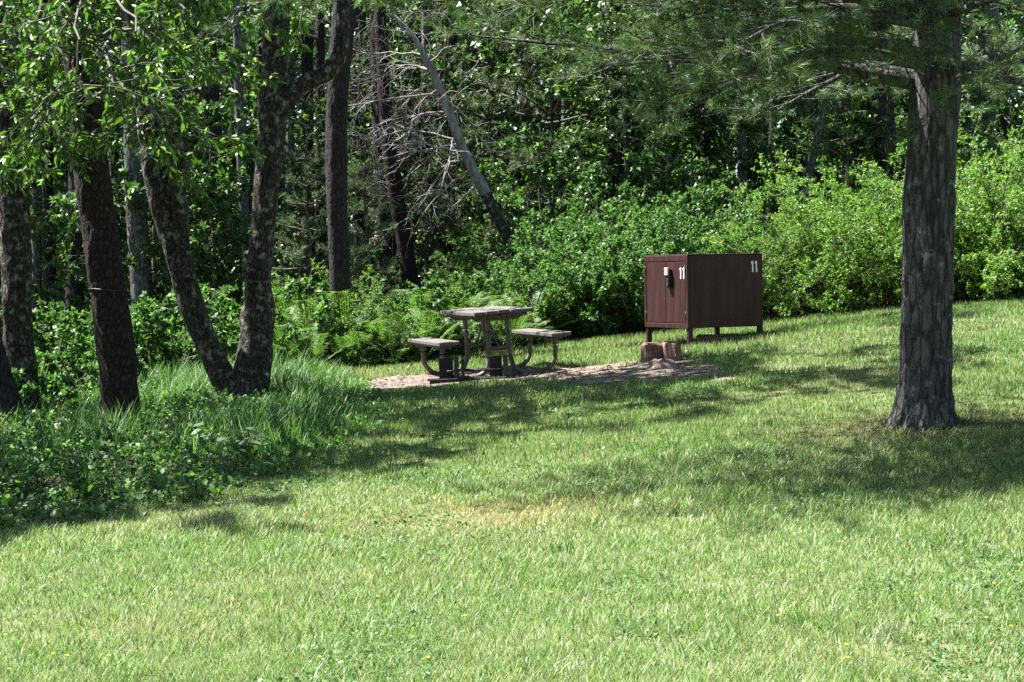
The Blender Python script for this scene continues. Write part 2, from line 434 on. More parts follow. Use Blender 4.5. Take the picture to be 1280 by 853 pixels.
# ------------------------------------------------------------------ bear locker
LC = np.array([2.28, 22.7]); LZ = 0.63
ang = math.atan2(.438, .899)
locker = empty('storage_locker', (LC[0], LC[1], LZ), (0, R(-1.0), ang), label='dark brown steel food storage locker on legs numbered 11', cat='locker')
# local x runs along the dark side face (1.15), local y along the door face (1.10); near corner at the origin
LA, LB, LH = 1.15, 1.10, 0.95
box('body', (LA - .02, LB, LH - .004), (LA / 2 + .01, LB / 2, LH / 2), M['locker'], locker, bevel=.006)
box('lid', (LA + .02, LB + .02, .012), (LA / 2, LB / 2, LH + .004), M['locker'], locker, bevel=.003)
fr = box('door_frame', (.03, LB + .006, .075), (.002, LB / 2, LH - .0385), M['locker'], locker, bevel=.004)
box('door_frame', (.03, LB + .006, .06), (.002, LB / 2, .0305), M['locker'], locker, bevel=.004)
for y in (.02, LB - .02):
    box('door_frame', (.03, .045, LH - .14), (.0015, y, LH / 2 - .008), M['locker'], locker, bevel=.004)
dw = (LB - .10) / 2
doors = []
for k in (0, 1):
    y = .05 + dw * (k + .5)
    dr = box('door', (.016, dw - .008, LH - .155), (-.001, y, LH / 2 - .008), M['locker'], locker, bevel=.003)
    doors.append(dr)
    for z in (-.3, .3):
        b = MB(); yy = (dw / 2 + .004) * (-1 if k == 0 else 1); b.tube([(-.013, yy, z - .05), (-.013, yy, z + .05)], .009, 8, cap=True); b.build('hinge', M['locker'], dr, True)
latch = box('latch', (.05, .085, .25), (-.03, .42, LH - .30), M['iron'], locker, bevel=.006)
box('latch_cover', (.03, .09, .10), (-.03, .012, .09), M['zinc'], latch, bevel=.004)
box('latch_handle', (.016, .05, .10), (-.03, -.005, -.05), M['iron_worn'], latch, bevel=.004)
ONE = [(-.009, 0), (.015, 0), (.017, .148), (.0035, .148), (-.021, .134), (-.018, .111), (-.007, .119)]
for k in (0, 1):
    poly_extrude('digit', ONE, .004, M['white'], locker, (LA - .16 + .058 * k, -.0055, LH - .235), (0, R(-3), 0))
    poly_extrude('digit', ONE, .004, M['white'], doors[0], (-.013, -.135 - .075 * k, LH / 2 - .30), (0, 0, R(-90)))
for (x, y) in ((.035, .03), (LA - .035, .03), (.035, LB - .03), (LA - .035, LB - .03)):
    w = Matrix.Rotation(ang, 2) @ Vector((x, y)); gz = float(ground(LC[0] + w.x, LC[1] + w.y))
    h = LZ - gz + .10
    box('leg', (.065, .055, h), (x, y, -h / 2 + .002), M['locker'], locker, bevel=.004)

# ------------------------------------------------------------------ timber step and pad at the locker
def timber(name, p0, p1, w, h, label, z0, rotx=0):
    p0 = np.array(p0); p1 = np.array(p1); c = (p0 + p1) / 2; L_ = np.linalg.norm(p1 - p0); a = math.atan2(p1[1] - p0[1], p1[0] - p0[0])
    bm = bmesh.new(); bmesh.ops.create_cube(bm, size=1.0); bmesh.ops.scale(bm, vec=(w, L_, h), verts=bm.verts)
    bmesh.ops.subdivide_edges(bm, edges=bm.edges[:], cuts=5, use_grid_fill=True)
    bmesh.ops.bevel(bm, geom=[e for e in bm.edges if e.calc_face_angle(0) > 1], offset=.025, segments=2, affect='EDGES')
    co = np.array([v.co[:] for v in bm.verts]); nz = vnoise(co * 9 + c[0] * 7, 4) - .5
    for v, q in zip(bm.verts, nz): v.co += v.co.normalized() * q * .03
    me = bpy.data.meshes.new(name); bm.to_mesh(me); bm.free(); me.materials.append(M['timber'])
    for p in me.polygons: p.use_smooth = True
    o = bpy.data.objects.new(name, me); o.location = (c[0], c[1], z0 + h / 2); o.rotation_euler = (rotx, 0, a - math.pi / 2)
    return tag(link(o), label, 'timber')
tl = on_ground(805, 454); tr = on_ground(847, 453)
a0 = np.array(tl[:2]) + np.array([.0, .10]); ad = nrm(np.array([.93, .36]))
timber('timber', a0, a0 + ad * .42, .19, .27, 'thick red-brown timber block forming the step below the locker doors', tl[2] - .03)
timber('timber', np.array(tr[:2]) + np.array([.0, -.02]), np.array(tr[:2]) + np.array([-.10, .45]), .10, .28, 'pale narrow timber beside weeds at the near locker corner', tr[2] - .03)
timber('timber', (2.42, 22.98), (3.28, 23.40), .12, .11, 'long dark timber lying in the shade under the locker', float(ground(2.85, 23.2)) - .03)
# mound of dirt in front of the step
mc = on_ground(824, 458); mc[2] = ground(mc[0], mc[1])
th = np.linspace(0, 2 * math.pi, 28, endpoint=False); rr = np.linspace(0, 1, 9)
V = []
for q in rr:
    for t in th:
        k = .85 + .35 * vnoise(np.array([[math.cos(t) * 2, math.sin(t) * 2, 3.]]), 3)[0]
        x = mc[0] + math.cos(t) * q * .24 * k; y = mc[1] + math.sin(t) * q * .38 * k
        V.append((x, y, float(ground(x, y)) - .02 + .10 * (1 - q * q) ** 1.3 * (0.7 + .6 * vnoise(np.array([[x * 9, y * 9, 1.]]), 2)[0])))
F = []
for a in range(8):
    for b_ in range(28):
        F.append((a * 28 + b_, (a + 1) * 28 + b_, (a + 1) * 28 + (b_ + 1) % 28, a * 28 + (b_ + 1) % 28))
tag(link(bpy.data.objects.new('dirt_mound', mesh_tris('dirt_mound', np.array(V), np.array(F), M['dirt'], None, True))), 'small heap of reddish soil in front of the locker step', 'dirt', kind='structure')
# stones and litter on the dirt
r = np.random.default_rng(5)
sb = MB()
P = np.stack([r.uniform(-3.2, 4, 5000), r.uniform(19, 25, 5000)], -1); P = P[is_dirt(P[:, 0], P[:, 1])][:1400]
n = len(P); P3 = np.column_stack([P, ground(P[:, 0], P[:, 1]) + .02]); a = r.uniform(0, 6.28, n)
Dd = np.stack([np.cos(a), np.sin(a), r.normal(0, .15, n)], -1); Nn = np.array([0, 0, 1.]) + r.normal(0, .5, (n, 3))
V, F, c = scatter(P3, Dd, Nn, r.uniform(.03, .10, n), r.uniform(.01, .035, n), LEAF2, palette(r, n, [(.10, .07, .05), (.30, .23, .17), (.05, .035, .03), (.22, .13, .09)], [3, 3, 2, 2]))
sb.add(V, F, c)
tag(sb.build('leaf_litter', M['litter'], colors=True), 'dry leaf and bark litter strewn on the bare dirt', 'litter', kind='stuff')

# ------------------------------------------------------------------ growing things
def put(mesh, name, parent, loc=(0, 0, 0), rz=0, sc=1.0, kind=None):
    o = bpy.data.objects.new(name, mesh); o.location = loc; o.rotation_euler = (0, 0, rz); o.scale = (sc, sc, sc)
    link(o, parent)
    if name == 'branches': o['kind'] = 'stuff'
    if kind: o['kind'] = kind
    return o
class Foliage:
    """collects leaves (position, direction, normal)"""
    def __init__(s): s.P = []; s.D = []; s.N = []
    def arrays(s): return np.concatenate(s.P), np.concatenate(s.D), np.concatenate(s.N)
    def count(s): return sum(len(p) for p in s.P)

def perp(r, d):
    v = r.normal(size=3); v -= d * v.dot(d)
    return v / (np.linalg.norm(v) + 1e-9)
def polyline(r, p0, d0, L, n, jit, grav):
    pts = [np.array(p0, float)]; d = np.array(d0, float)
    for _ in range(n):
        d = d + r.normal(0, jit, 3) + np.array([0, 0, grav]); d /= np.linalg.norm(d)
        pts.append(pts[-1] + d * L / n)
    return np.array(pts)

def along(path, t):
    L = np.linspace(0, 1, len(path)); return np.array([np.interp(t, L, path[:, k]) for k in range(3)]).T
def leaf_twig(r, fol, path, n, spread=0.9, droop=0.25, up=1.0):
    t = r.uniform(0.12, 1.0, n); p = along(path, t)
    d = nrm(path[-1] - path[0])
    D = d * 0.6 + r.normal(0, spread, (n, 3)) * 0.75; D[:, 2] -= droop
    N = np.array([0, 0, up]) + r.normal(0, 0.55, (n, 3))
    fol.P.append(p); fol.D.append(nrm(D)); fol.N.append(N)

def branch(r, wood, fol, p0, d0, L, rad, lvl, cfg):
    last = lvl == cfg['levels']
    n = 4 if last else 7
    path = polyline(r, p0, d0, L, n, cfg.get('jit', .16), cfg['grav'][lvl])
    if wood is not None and not (last and cfg.get('bare_twigs', False) is None):
        wood.tube(path, np.linspace(rad, max(rad * .3, cfg.get('rmin', .002)), n + 1), cfg.get('seg', (7, 5, 4, 3))[lvl])
    if last:
        if fol is not None: leaf_twig(r, fol, path, cfg['leaves'], cfg.get('spread', .9), cfg.get('droop', .25))
        return
    k = cfg['kids'][lvl]
    for i in range(k):
        t = cfg.get('t0', .2) + (1 - cfg.get('t0', .2)) * (i + r.uniform(.1, .9)) / k
        p = along(path, t); j = min(int(t * n), n - 1); d = nrm(path[j + 1] - path[j])
        s = perp(r, d); s[2] *= cfg.get('flat', .6); s = s / (np.linalg.norm(s) + 1e-9)
        a = r.uniform(*cfg.get('ang', (.6, 1.15)))
        nd = d * math.cos(a) + s * math.sin(a)
        branch(r, wood, fol, p, nd, L * cfg['ratio'][lvl] * r.uniform(.6, 1.15) * (1.15 - .6 * t), rad * .5 * (1.1 - .5 * t), lvl + 1, cfg)
    if fol is not None and lvl + 1 == cfg['levels']:
        leaf_twig(r, fol, path[-3:], cfg['leaves'], cfg.get('spread', .9), cfg.get('droop', .25))

GREENS = [(.05, .105, .025), (.08, .155, .034), (.13, .22, .046), (.04, .08, .026), (.19, .28, .06)]
GW = [2.5, 4, 3, 1.5, 1.2]
def leaves_mb(r, fol, Lr, Wf, tmpl=LEAF2, cols=GREENS, w=GW, var=.2):
    P, D, N = fol.arrays(); n = len(P); L = r.uniform(*Lr, n)
    V, F, c = scatter(P, D, N, L, L * Wf * r.uniform(.8, 1.2, n), tmpl, palette(r, n, cols, w, var))
    b = MB(); b.add(V, F, c); return b

def trunk_mesh(pts, base, seg=28, rows=90, rough=.06, freq=5., stretch=.35, flare=.5, seed=0, bump=None, ridges=0., cap=True):
    """pts: (x, y, z, radius) world; returns MB in coordinates relative to base"""
    Q = spline(np.array(pts), rows); path = Q[:, :3] - base; rad = Q[:, 3].copy()
    s = np.concatenate([[0], np.cumsum(np.linalg.norm(np.diff(path, axis=0), axis=1))])
    rad *= 1 + flare * np.exp(-s / .16)
    t = nrm(np.gradient(path, axis=0)); ref = np.array([0, 1., 0])
    a = nrm(np.cross(t, ref)); b = np.cross(t, a)
    th = np.arange(seg) * 2 * math.pi / seg
    dirs = np.cos(th)[None, :, None] * a[:, None] + np.sin(th)[None, :, None] * b[:, None]
    V0 = path[:, None] + rad[:, None, None] * dirs
    q = V0 * np.array([freq, freq, freq * stretch])
    nz = (vnoise(q, seed) - .5) + .6 * (vnoise(q * 2.3, seed + 1) - .5) + .35 * (vnoise(q * 5.1, seed + 2) - .5) + .30 * (vnoise(q * 9.7, seed + 3) - .5)
    lob = np.sin(th * 5 + 1.3 * seed)[None] * np.exp(-s / .22)[:, None] * .12 * (flare > 0)
    k = 1 + rough * 2 * nz + lob
    if ridges:
        qq = V0 * np.array([28, 28, 8.0]) + .8 * vnoise(V0 * np.array([9, 9, 3.]), seed + 9)[..., None]
        k = k + ridges * (np.abs(vnoise(qq, seed + 7) - .5) * 2 - .4) * np.clip(1.2 - s / 3.0, .25, 1)[:, None]
    if bump is not None:
        for (bs, bth, amp, sig) in bump:
            dth = (th - bth + math.pi) % (2 * math.pi) - math.pi
            k = k + amp * np.exp(-((s[:, None] - bs) / sig) ** 2 - (dth[None] / .7) ** 2)
    V = (path[:, None] + (rad[:, None] * k)[..., None] * dirs).reshape(-1, 3)
    i = np.arange(rows - 1)[:, None] * seg; j = np.arange(seg)[None]; j2 = (j + 1) % seg
    qd = np.stack([i + j, i + j2, i + seg + j2, i + seg + j], -1).reshape(-1, 4)
    m = MB(); m.add(V, np.concatenate([qd[:, [0, 1, 2]], qd[:, [0, 2, 3]]]))
    return m
def px_path(pts, D, dD=0.0):
    """(px, py, width px) rows at depth D -> x, y, z, radius"""
    out = []
    for k, (x, y, w) in enumerate(pts):
        d = D + dD * k
        p = at(x, y, d); out.append((*p, w / 2 * d / FPX))
    return out
def extend_up(pts, top, r_end, sway=.25, seed=0):
    r = np.random.default_rng(seed); p = np.array(pts[-1]); q = np.array(pts[-2]); d = (p - q)[:3]; d /= np.linalg.norm(d)
    n = 4; out = list(pts); z0 = p[2]
    for k in range(1, n + 1):
        z = z0 + (top - z0) * k / n; st = (z - p[2]) / max(d[2], .5)
        d = nrm(d * .8 + np.array([0, 0, .25]) + r.normal(0, .03, 3))
        p = np.array([*(p[:3] + d * st), p[3] + (r_end - p[3]) / (n + 1 - k)])
        out.append(tuple(p))
    return out

CHERRY = dict(levels=3, kids=(6, 5, 0), grav=(-.02, -.05, -.07, -.08), ratio=(.5, .5, .5), leaves=11, ang=(.5, 1.1), flat=.6, t0=.25, droop=.35)
def crown_on(r, wood, fol, axis_pts, n, Lr, el, cfg, t_range=(0, 1), rad=.045):
    """main branches leaving a trunk axis (world coordinates)"""
    for k in range(n):
        t = t_range[0] + (t_range[1] - t_range[0]) * (k + r.uniform(0, 1)) / n
        p = along(axis_pts, t); az = k * 2.4 + r.uniform(-.5, .5); e = r.uniform(*el)
        d = np.array([math.cos(az) * math.cos(e), math.sin(az) * math.cos(e), math.sin(e)])
        branch(r, wood, fol, p, d, r.uniform(*Lr) * (1 - .45 * (t - t_range[0])), rad, 0, cfg)

def plant_tree(name, label, cat, base, trunk, trunk_mat, wood=None, fol_mb=None, fol_mat=None, group=None, wood_mat=None):
    e = empty(name, base, label=label, cat=cat, group=group)
    for mb in (trunk if isinstance(trunk, list) else [trunk]):
        mb.build('trunk', trunk_mat, e, True)
    if wood is not None and wood.n: wood.build('branches', wood_mat or M['twig'], e, True)['kind'] = 'stuff'
    if fol_mb is not None:
        c = fol_mb.build('crown', fol_mat or M['leaf'], e, colors=True); c['kind'] = 'stuff'
    return e
def rel(mb, base):
    mb.V = [v - base for v in mb.V]; return mb

leaf_meshes = []
for cl in ((.085, .145, .028), (.135, .205, .038), (.20, .26, .05)):
    leaf_meshes.append(mesh_tris('leaf', LEAF4[0] * np.array([.36, 1, 1]), LEAF4[1], M['leaf'], np.tile(cl, (8, 1))))
def near_tree(seed, name, label, paths, mat, base, low_targets, crown_n, crown_L, top, cfg=CHERRY, bumps=None, rough=.105, leafcol=GREENS, w=GW, leafL=(.075, .125), crown_z=5.0):
    r = np.random.default_rng(seed)
    trunks = []; boughs = []; wood = MB(); fol = Foliage()
    for k, (pts, tp, flare) in enumerate(paths):
        full = extend_up(pts, tp, .03, seed=seed + k) if tp else pts
        trunks.append(trunk_mesh(full, base, seg=56, rows=220, rough=rough, flare=flare, seed=seed + 10 * k, bump=(bumps or {}).get(k)))
        if tp:
            ax = spline(np.array(full), 60)[:, :3]; z = ax[:, 2] - base[2]
            lo = int(np.argmax(z > crown_z))
            crown_on(r, wood, fol, ax[lo:], crown_n, crown_L, (.0, .7), cfg)
    low = Foliage()
    for (a, b) in low_targets:              # low hanging boughs, from a trunk point to a point in front
        a = np.array(a); b = np.array(b); L = np.linalg.norm(b - a); mid = (a + b) / 2 + np.array([0, 0, .10 * L])
        path = spline(np.array([a, mid, b]), 12); path[1:-1] += r.normal(0, .03, (10, 3))
        main_wood, wood = wood, MB(); boughs.append(wood)
        wood.tube(path, np.linspace(.028, .008, 12), 6)
        for q in range(9):
            t = .25 + .75 * (q + r.uniform()) / 9; p = along(path, t); j = min(int(t * 11), 10); d = nrm(path[j + 1] - path[j]); s = perp(r, d); s[2] *= .5
            branch(r, wood, low, p, nrm(d * .5 + s), r.uniform(.5, 1.1), .009, 1, dict(cfg, kids=(6, 6, 4), leaves=8, rmin=.0015, levels=2))
        wood = main_wood
    e = plant_tree(name, label, 'tree', base, trunks, mat, rel(wood, base), None)
    for q in boughs: rel(q, base).build('bough', M['twig'], e, True)
    P, D, N = fol.arrays(); n = len(P); L = r.uniform(*leafL, n) * 1.6
    V, F, c = scatter(P - base, D, N, L, L * .42, LEAF2, palette(r, n, leafcol, w)); b = MB(); b.add(V, F, c)
    if low.P:
        P, D, N = low.arrays(); n = len(P); L = r.uniform(*leafL, n); colr = palette(r, n, leafcol, w) * 1.25
        pick = np.zeros(n, bool); pick[r.choice(n, min(85, n), replace=False)] = True; rest = ~pick
        V, F, c = scatter((P - base)[rest], D[rest], N[rest], L[rest], L[rest] * .36, LEAF4, colr[rest]); b.add(V, F, c)
        for q in np.nonzero(pick)[0]:
            d_ = nrm(D[q]); s_ = nrm(np.cross(d_, N[q])); n_ = np.cross(s_, d_)
            o = put(leaf_meshes[q % 3], 'leaf', e)
            o.matrix_local = Matrix([[s_[a] * L[q], d_[a] * L[q], n_[a] * L[q], (P[q] - base)[a]] for a in range(3)] + [[0, 0, 0, 1]])
    c = b.build('crown', M['leaf'], e, colors=True); c['kind'] = 'stuff'
    return e

# ---- the trees on the left edge of the lawn
b1 = on_ground(31, 524); D1 = b1[1]
p1 = px_path([(31, 527, 46), (27, 470, 40), (22, 400, 37), (20, 300, 36), (16, 200, 38), (8, 90, 38), (2, 0, 34)], D1)
near_tree(101, 'cherry_tree', 'lichen-blotched tree trunk at the far left edge of the picture', [(p1, 9.0, .35)], M['bark_lichen'], b1,
          [(at(10, 110, D1), at(70, 185, D1 - 1.6)), (at(8, 90, D1), at(-30, 150, D1 - 2)), (at(6, 40, D1), at(60, 60, D1 - 2.2)), (at(4, 10, D1), at(20, 95, D1 - 3.0))], 6, (2.0, 3.0), 9)
b1b = on_ground(18, 528)
p1b = px_path([(18, 530, 30), (8, 490, 27), (-6, 440, 25), (-24, 370, 24), (-46, 280, 22)], b1b[1] - .5)
plant_tree('leaning_trunk', 'slim dark stem leaning out past the left edge of the picture', 'tree', b1b, trunk_mesh(extend_up(p1b, 6.5, .02), b1b, rows=70, flare=.2, seed=3), M['bark_dark'])
b2 = on_ground(155, 549); D2 = b2[1]
p2 = px_path([(156, 553, 54), (150, 500, 49), (144, 430, 47), (132, 340, 45), (118, 240, 44), (108, 150, 43), (98, 60, 41), (94, 0, 38)], D2)
near_tree(102, 'cherry_tree', 'dark brown tree trunk circled by a wire, left of the forked tree', [(p2, 9.5, .3)], M['bark_brown'], b2,
          [(at(108, 130, D2), at(215, 165, D2 - 2.4)), (at(106, 110, D2), at(40, 165, D2 - 2.2)), (at(102, 80, D2), at(150, 120, D2 - 3.0)), (at(100, 50, D2), at(245, 95, D2 - 2.0)), (at(98, 30, D2), at(10, 60, D2 - 2.5)),
           (at(96, 10, D2), at(170, 40, D2 - 3.2)), (at(95, -20, D2), at(100, 50, D2 - 3.4)), (at(95, -40, D2), at(240, 20, D2 - 2.6)), (at(100, 60, D2), at(90, 110, D2 - 3.2))], 6, (2.0, 3.0), 9.5)
w = MB(); cx = spline(np.array(px_path([(150, 500, 49), (144, 430, 47), (138, 385, 46), (132, 340, 45), (118, 240, 44)], D2)), 80)
wi = int(np.argmin(abs(cx[:, 2] - at(136, 362, D2)[2]))); th = np.linspace(0, 2 * math.pi, 30)
w.tube(np.stack([cx[wi, 0] + np.cos(th) * (cx[wi, 3] * 1.06), cx[wi, 1] + np.sin(th) * (cx[wi, 3] * 1.06), cx[wi, 2] + .01 * np.sin(th * 2)], -1) - b2, .006, 6)
wire = w.build('wire', M['iron_worn'], [o for o in bpy.data.objects if o.get('label', '').startswith('dark brown tree trunk')][0], True)
b3 = on_ground(305, 503); D3 = b3[1]
pr = px_path([(306, 506, 52), (314, 478, 46), (319, 430, 42), (323, 385, 38), (322, 350, 32), (328, 290, 30), (334, 220, 33), (340, 160, 34), (343, 90, 34), (347, 0, 33)], D3)
pl = px_path([(298, 504, 44), (284, 480, 36), (266, 445, 32), (246, 400, 31), (230, 345, 33), (214, 290, 34), (200, 240, 33), (189, 180, 30), (178, 90, 27), (170, 0, 24)], D3)
pb = px_path([(339, 165, 20), (353, 135, 22), (370, 114, 22), (388, 100, 21), (408, 91, 20), (423, 72, 18), (428, 40, 17), (430, 0, 16)], D3 - .05)
ps = px_path([(233, 350, 16), (229, 315, 18), (225, 270, 19), (222, 210, 19), (220, 140, 18), (218, 60, 17), (216, 0, 16)], D3 - .12)
near_tree(103, 'forked_tree', 'forked tree with two lichen-grey trunks in a V and a knot hole', [(pr, 13, .25), (pl, 9.5, .1), (pb, 10, 0), (ps, 8.5, 0)], M['bark_lichen'], b3,
          [(at(345, 30, D3), at(280, 50, D3 - 2.2)), (at(178, 90, D3), at(235, 130, D3 - 1.8)), (at(172, 20, D3), at(215, 50, D3 - 2.0))],
          10, (2.2, 3.6), 10, bumps={0: [(1.33, math.pi * 1.75, .10, .06), (1.02, math.pi * .05, .12, .10), (0.55, math.pi, .06, .2)]})
ft = [o for o in bpy.data.objects if o.get('label', '').startswith('forked tree')][0]
kc = at(316, 346, D3 - .20) - b3
kb = MB(); th = np.linspace(0, 2 * math.pi, 25); kb.tube(np.stack([kc[0] + .052 * np.cos(th), kc[1] + .01 * np.cos(th), kc[2] + .065 * np.sin(th)], -1), .028, 10); kb.build('knot_rim', M['bark_lichen'], ft, True)
kh = MB(); kh.tube([kc + np.array([0, .005, 0]), kc + np.array([0, .05, 0])], .05, 14, cap=True); kh.build('knot_hole', M['sawn'], ft)
b4 = at(428, 410, 25.5); b4[2] = ground(b4[0], b4[1])
p4 = px_path([(429, 440, 30), (427, 390, 26), (424, 320, 26), (421, 240, 26), (421, 140, 28), (427, 60, 28), (432, 0, 28)], 25.5)
near_tree(105, 'pine_tree', 'straight dark purplish pine trunk rising from the ferns left of the table', [(p4, 16, .15)], M['bark_dark'], b4, [], 5, (1.2, 2.0), 13, crown_z=11.5, leafcol=[(.035, .07, .025), (.05, .09, .03)], w=[1, 1])

# ---- the big pine on the right
bp_ = on_ground(1156, 536); DP = bp_[1]
pp = px_path([(1155, 540, 72), (1156, 500, 66), (1158, 420, 64), (1160, 340, 63), (1161, 255, 64), (1165, 180, 60), (1169, 110, 62), (1172, 40, 58), (1175, -40, 54)], DP)
pfull = extend_up(pp, 11.5, .03, seed=4)
tm = trunk_mesh(pfull, bp_, seg=130, rows=320, rough=.034, freq=6, flare=.36, seed=21, ridges=.10, bump=[(1.86, math.pi * 1.0, .07, .09)])
r = np.random.default_rng(77)
pw = MB(); tuft_p = []; tuft_d = []
def pine_branch(r, p0, d0, L, rad, grav=-.012, dens=1.0):
    path = polyline(r, p0, d0, L, 12, .07, grav); pw.tube(path, np.linspace(rad, .006, 13), 8)
    nside = int(15 * L / 3 * dens)
    for i in range(nside):
        t = .14 + .86 * (i + r.uniform()) / nside; p = along(path, t); j = min(int(t * 12), 11); d = nrm(path[j + 1] - path[j])
        s = np.cross(d, [0, 0, 1.]) * (1 if i % 2 else -1); s = nrm(s + np.array([0, 0, r.normal(.0, .3)]))
        l2 = L * .34 * (1.12 - .75 * t) * r.uniform(.6, 1.2)
        q = polyline(r, p, nrm(d * .75 + s * .8), l2, 6, .1, -.015); pw.tube(q, np.linspace(.009, .003, 7), 4)
        ns = max(3, int(l2 / .11))
        for k in range(ns):
            t2 = .2 + .8 * (k + r.uniform()) / ns; p2 = along(q, t2); dd = nrm(q[-1] - q[0])
            s2 = perp(r, dd); s2[2] = abs(s2[2]) * .4 + .05
            q3 = polyline(r, p2, nrm(dd * .8 + s2 * .8), r.uniform(.10, .26), 3, .1, .02); pw.tube(q3, [.003, .0025, .002, .0015], 3)
            for tt in (.45, .8, 1.0):
                tuft_p.append(along(q3, tt)); tuft_d.append(nrm(q3[-1] - q3[0] + r.normal(0, .05, 3)))
        tuft_p.append(q[-1]); tuft_d.append(nrm(q[-1] - q[-2]))
paxis = spline(np.array(pfull), 200)
def pz(z): return paxis[int(np.argmin(abs(paxis[:, 2] - z)))][:3]
zb = at(1165, 100, DP)[2]
# visible boughs of the lowest whorl: toward the left, the right and the camera
def bough(px0, py0, px1, py1, dD, rad, seed, dens=1.0, sag=.05):
    rr = np.random.default_rng(seed); a = at(px0, py0, DP); b = at(px1, py1, DP + dD); L = np.linalg.norm(b - a)
    d = nrm(b - a) + np.array([0, 0, sag]); pine_branch(rr, a, nrm(d), L * 1.05, rad, -.022 * sag / .1, dens)
bough(1150, 104, 905, 70, -0.2, .075, 1, 1.0, .02)
bough(1150, 95, 610, 60, 0.6, .06, 2, 1.25, .10)
bough(1160, 70, 690, 30, -1.6, .05, 3, 1.2, .08)
bough(1150, 60, 760, 95, 1.6, .05, 4, 1.2, .12)
bough(1160, 85, 860, 40, -2.4, .05, 5, 1.0, .10)
bough(1185, 96, 1310, 20, .3, .085, 6, 1.0, .0)
bough(1190, 102, 1420, 80, .5, .04, 7, 1.0, .06)
bough(1180, 90, 1330, 60, -2.6, .05, 9, 1.0, .10)
bough(1170, 90, 1010, 60, 3.0, .05, 10, 1.0, .10)
bough(1170, 40, 960, 10, -2.8, .05, 12, 1.0, .12)
bough(1170, 30, 600, -10, -.4, .05, 13, 1.2, .12)
bough(1170, 20, 800, -5, .8, .05, 14, 1.0, .10)
bough(1175, 30, 1300, 0, -1.5, .05, 15, 1.0, .1)
for k, (x, y, z) in enumerate([(-2.0, 12.2, 4.5), (-1.4, 12.9, 4.4), (-.5, 12.0, 4.4), (.3, 12.8, 4.4), (.8, 11.8, 4.2), (1.6, 12.4, 4.5), (2.2, 11.4, 4.2), (-1.2, 12.4, 4.9), (.2, 12.2, 5.0), (1.2, 11.9, 4.8), (3.2, 11.0, 4.4)]):  # unseen dense boughs added above the frame to shade the lawn
    a = pz(3.3 + .09 * k); b = np.array([x, y, z]); d = nrm(b - a) + np.array([0, 0, .06])
    pine_branch(r, a, nrm(d), np.linalg.norm(b - a), .06, -.012, 1.9 if x < 2 else 1.2)
for tier, z in enumerate((zb + .75, zb + 1.6, zb + 2.9, zb + 3.9, zb + 5.0, zb + 6.2, zb + 7.3)):
    Lb = (4.6, 4.6, 4.2, 3.6, 3.0, 2.4, 1.8)[tier]
    for k in range(5):
        az = tier * 1.1 + k * 6.283 / 5 + r.uniform(-.25, .25); el = r.uniform(.05, .3)
        pine_branch(r, pz(z + r.uniform(-.15, .15)), np.array([math.cos(az) * math.cos(el), math.sin(az) * math.cos(el), math.sin(el)]), Lb * r.uniform(.8, 1.1), .045, -.015, .55)
TP = np.array(tuft_p); TD = np.array(tuft_d); nt_ = len(TP); K = 19
P = np.repeat(TP, K, 0); D = np.repeat(TD, K, 0); nn = len(P)
D2_ = nrm(D * .95 + r.normal(0, .48, (nn, 3)) + np.array([0, 0, -.05])); L = r.uniform(.075, .125, nn)
tc_ = np.repeat(palette(r, nt_, [(.075, .13, .055), (.10, .165, .065), (.14, .21, .08), (.055, .10, .05)], [3, 3, 2, 1], .15), K, 0)
V, F, c = scatter(P - bp_, D2_, r.normal(size=(nn, 3)), L, .0041, NEEDLE, tc_)
nb = MB(); nb.add(V, F, c)
print('pine tufts', nt_)
plant_tree('white_pine', 'big white pine with furrowed grey trunk standing on the lawn at right', 'tree', bp_, tm, M['bark_pine'], rel(pw, bp_), nb, M['needle'], wood_mat=M['bark_pine'])

# ------------------------------------------------------------------ woodland behind
def crown_variant(seed, n, Lr, z0, z1, el, cfg, leafL, Wf=.5, cols=GREENS, w=GW, var=.2, rad=.045):
    r = np.random.default_rng(seed); wood = MB(); fol = Foliage()
    ax = np.stack([np.zeros(20), np.zeros(20), np.linspace(z0, z1, 20)], -1)
    crown_on(r, wood, fol, ax, n, Lr, el, cfg, rad=rad)
    lb = leaves_mb(r, fol, leafL, Wf, LEAF2, cols, w, var)
    return wood.mesh('branches', M['twig'], True), lb.mesh('crown', M['leaf'], colors=True)
FOREST = dict(bare_twigs=None, levels=3, kids=(7, 6, 0), grav=(.0, -.03, -.04, -.05), ratio=(.5, .5, .5), leaves=9, ang=(.5, 1.1), flat=.7, t0=.2, droop=.2, seg=(5, 4, 3, 3))
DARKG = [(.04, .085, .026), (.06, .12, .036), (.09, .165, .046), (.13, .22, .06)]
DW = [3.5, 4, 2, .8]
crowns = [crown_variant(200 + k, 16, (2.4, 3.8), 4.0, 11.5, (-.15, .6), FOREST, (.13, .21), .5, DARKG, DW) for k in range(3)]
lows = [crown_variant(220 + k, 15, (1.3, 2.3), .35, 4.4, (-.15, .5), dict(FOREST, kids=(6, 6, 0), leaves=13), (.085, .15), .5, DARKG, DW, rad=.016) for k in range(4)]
sparse = crown_variant(230, 8, (1.0, 1.6), 7.5, 12.0, (-.1, .5), dict(FOREST, kids=(5, 4, 0), leaves=8), (.12, .18), .5, DARKG, DW)

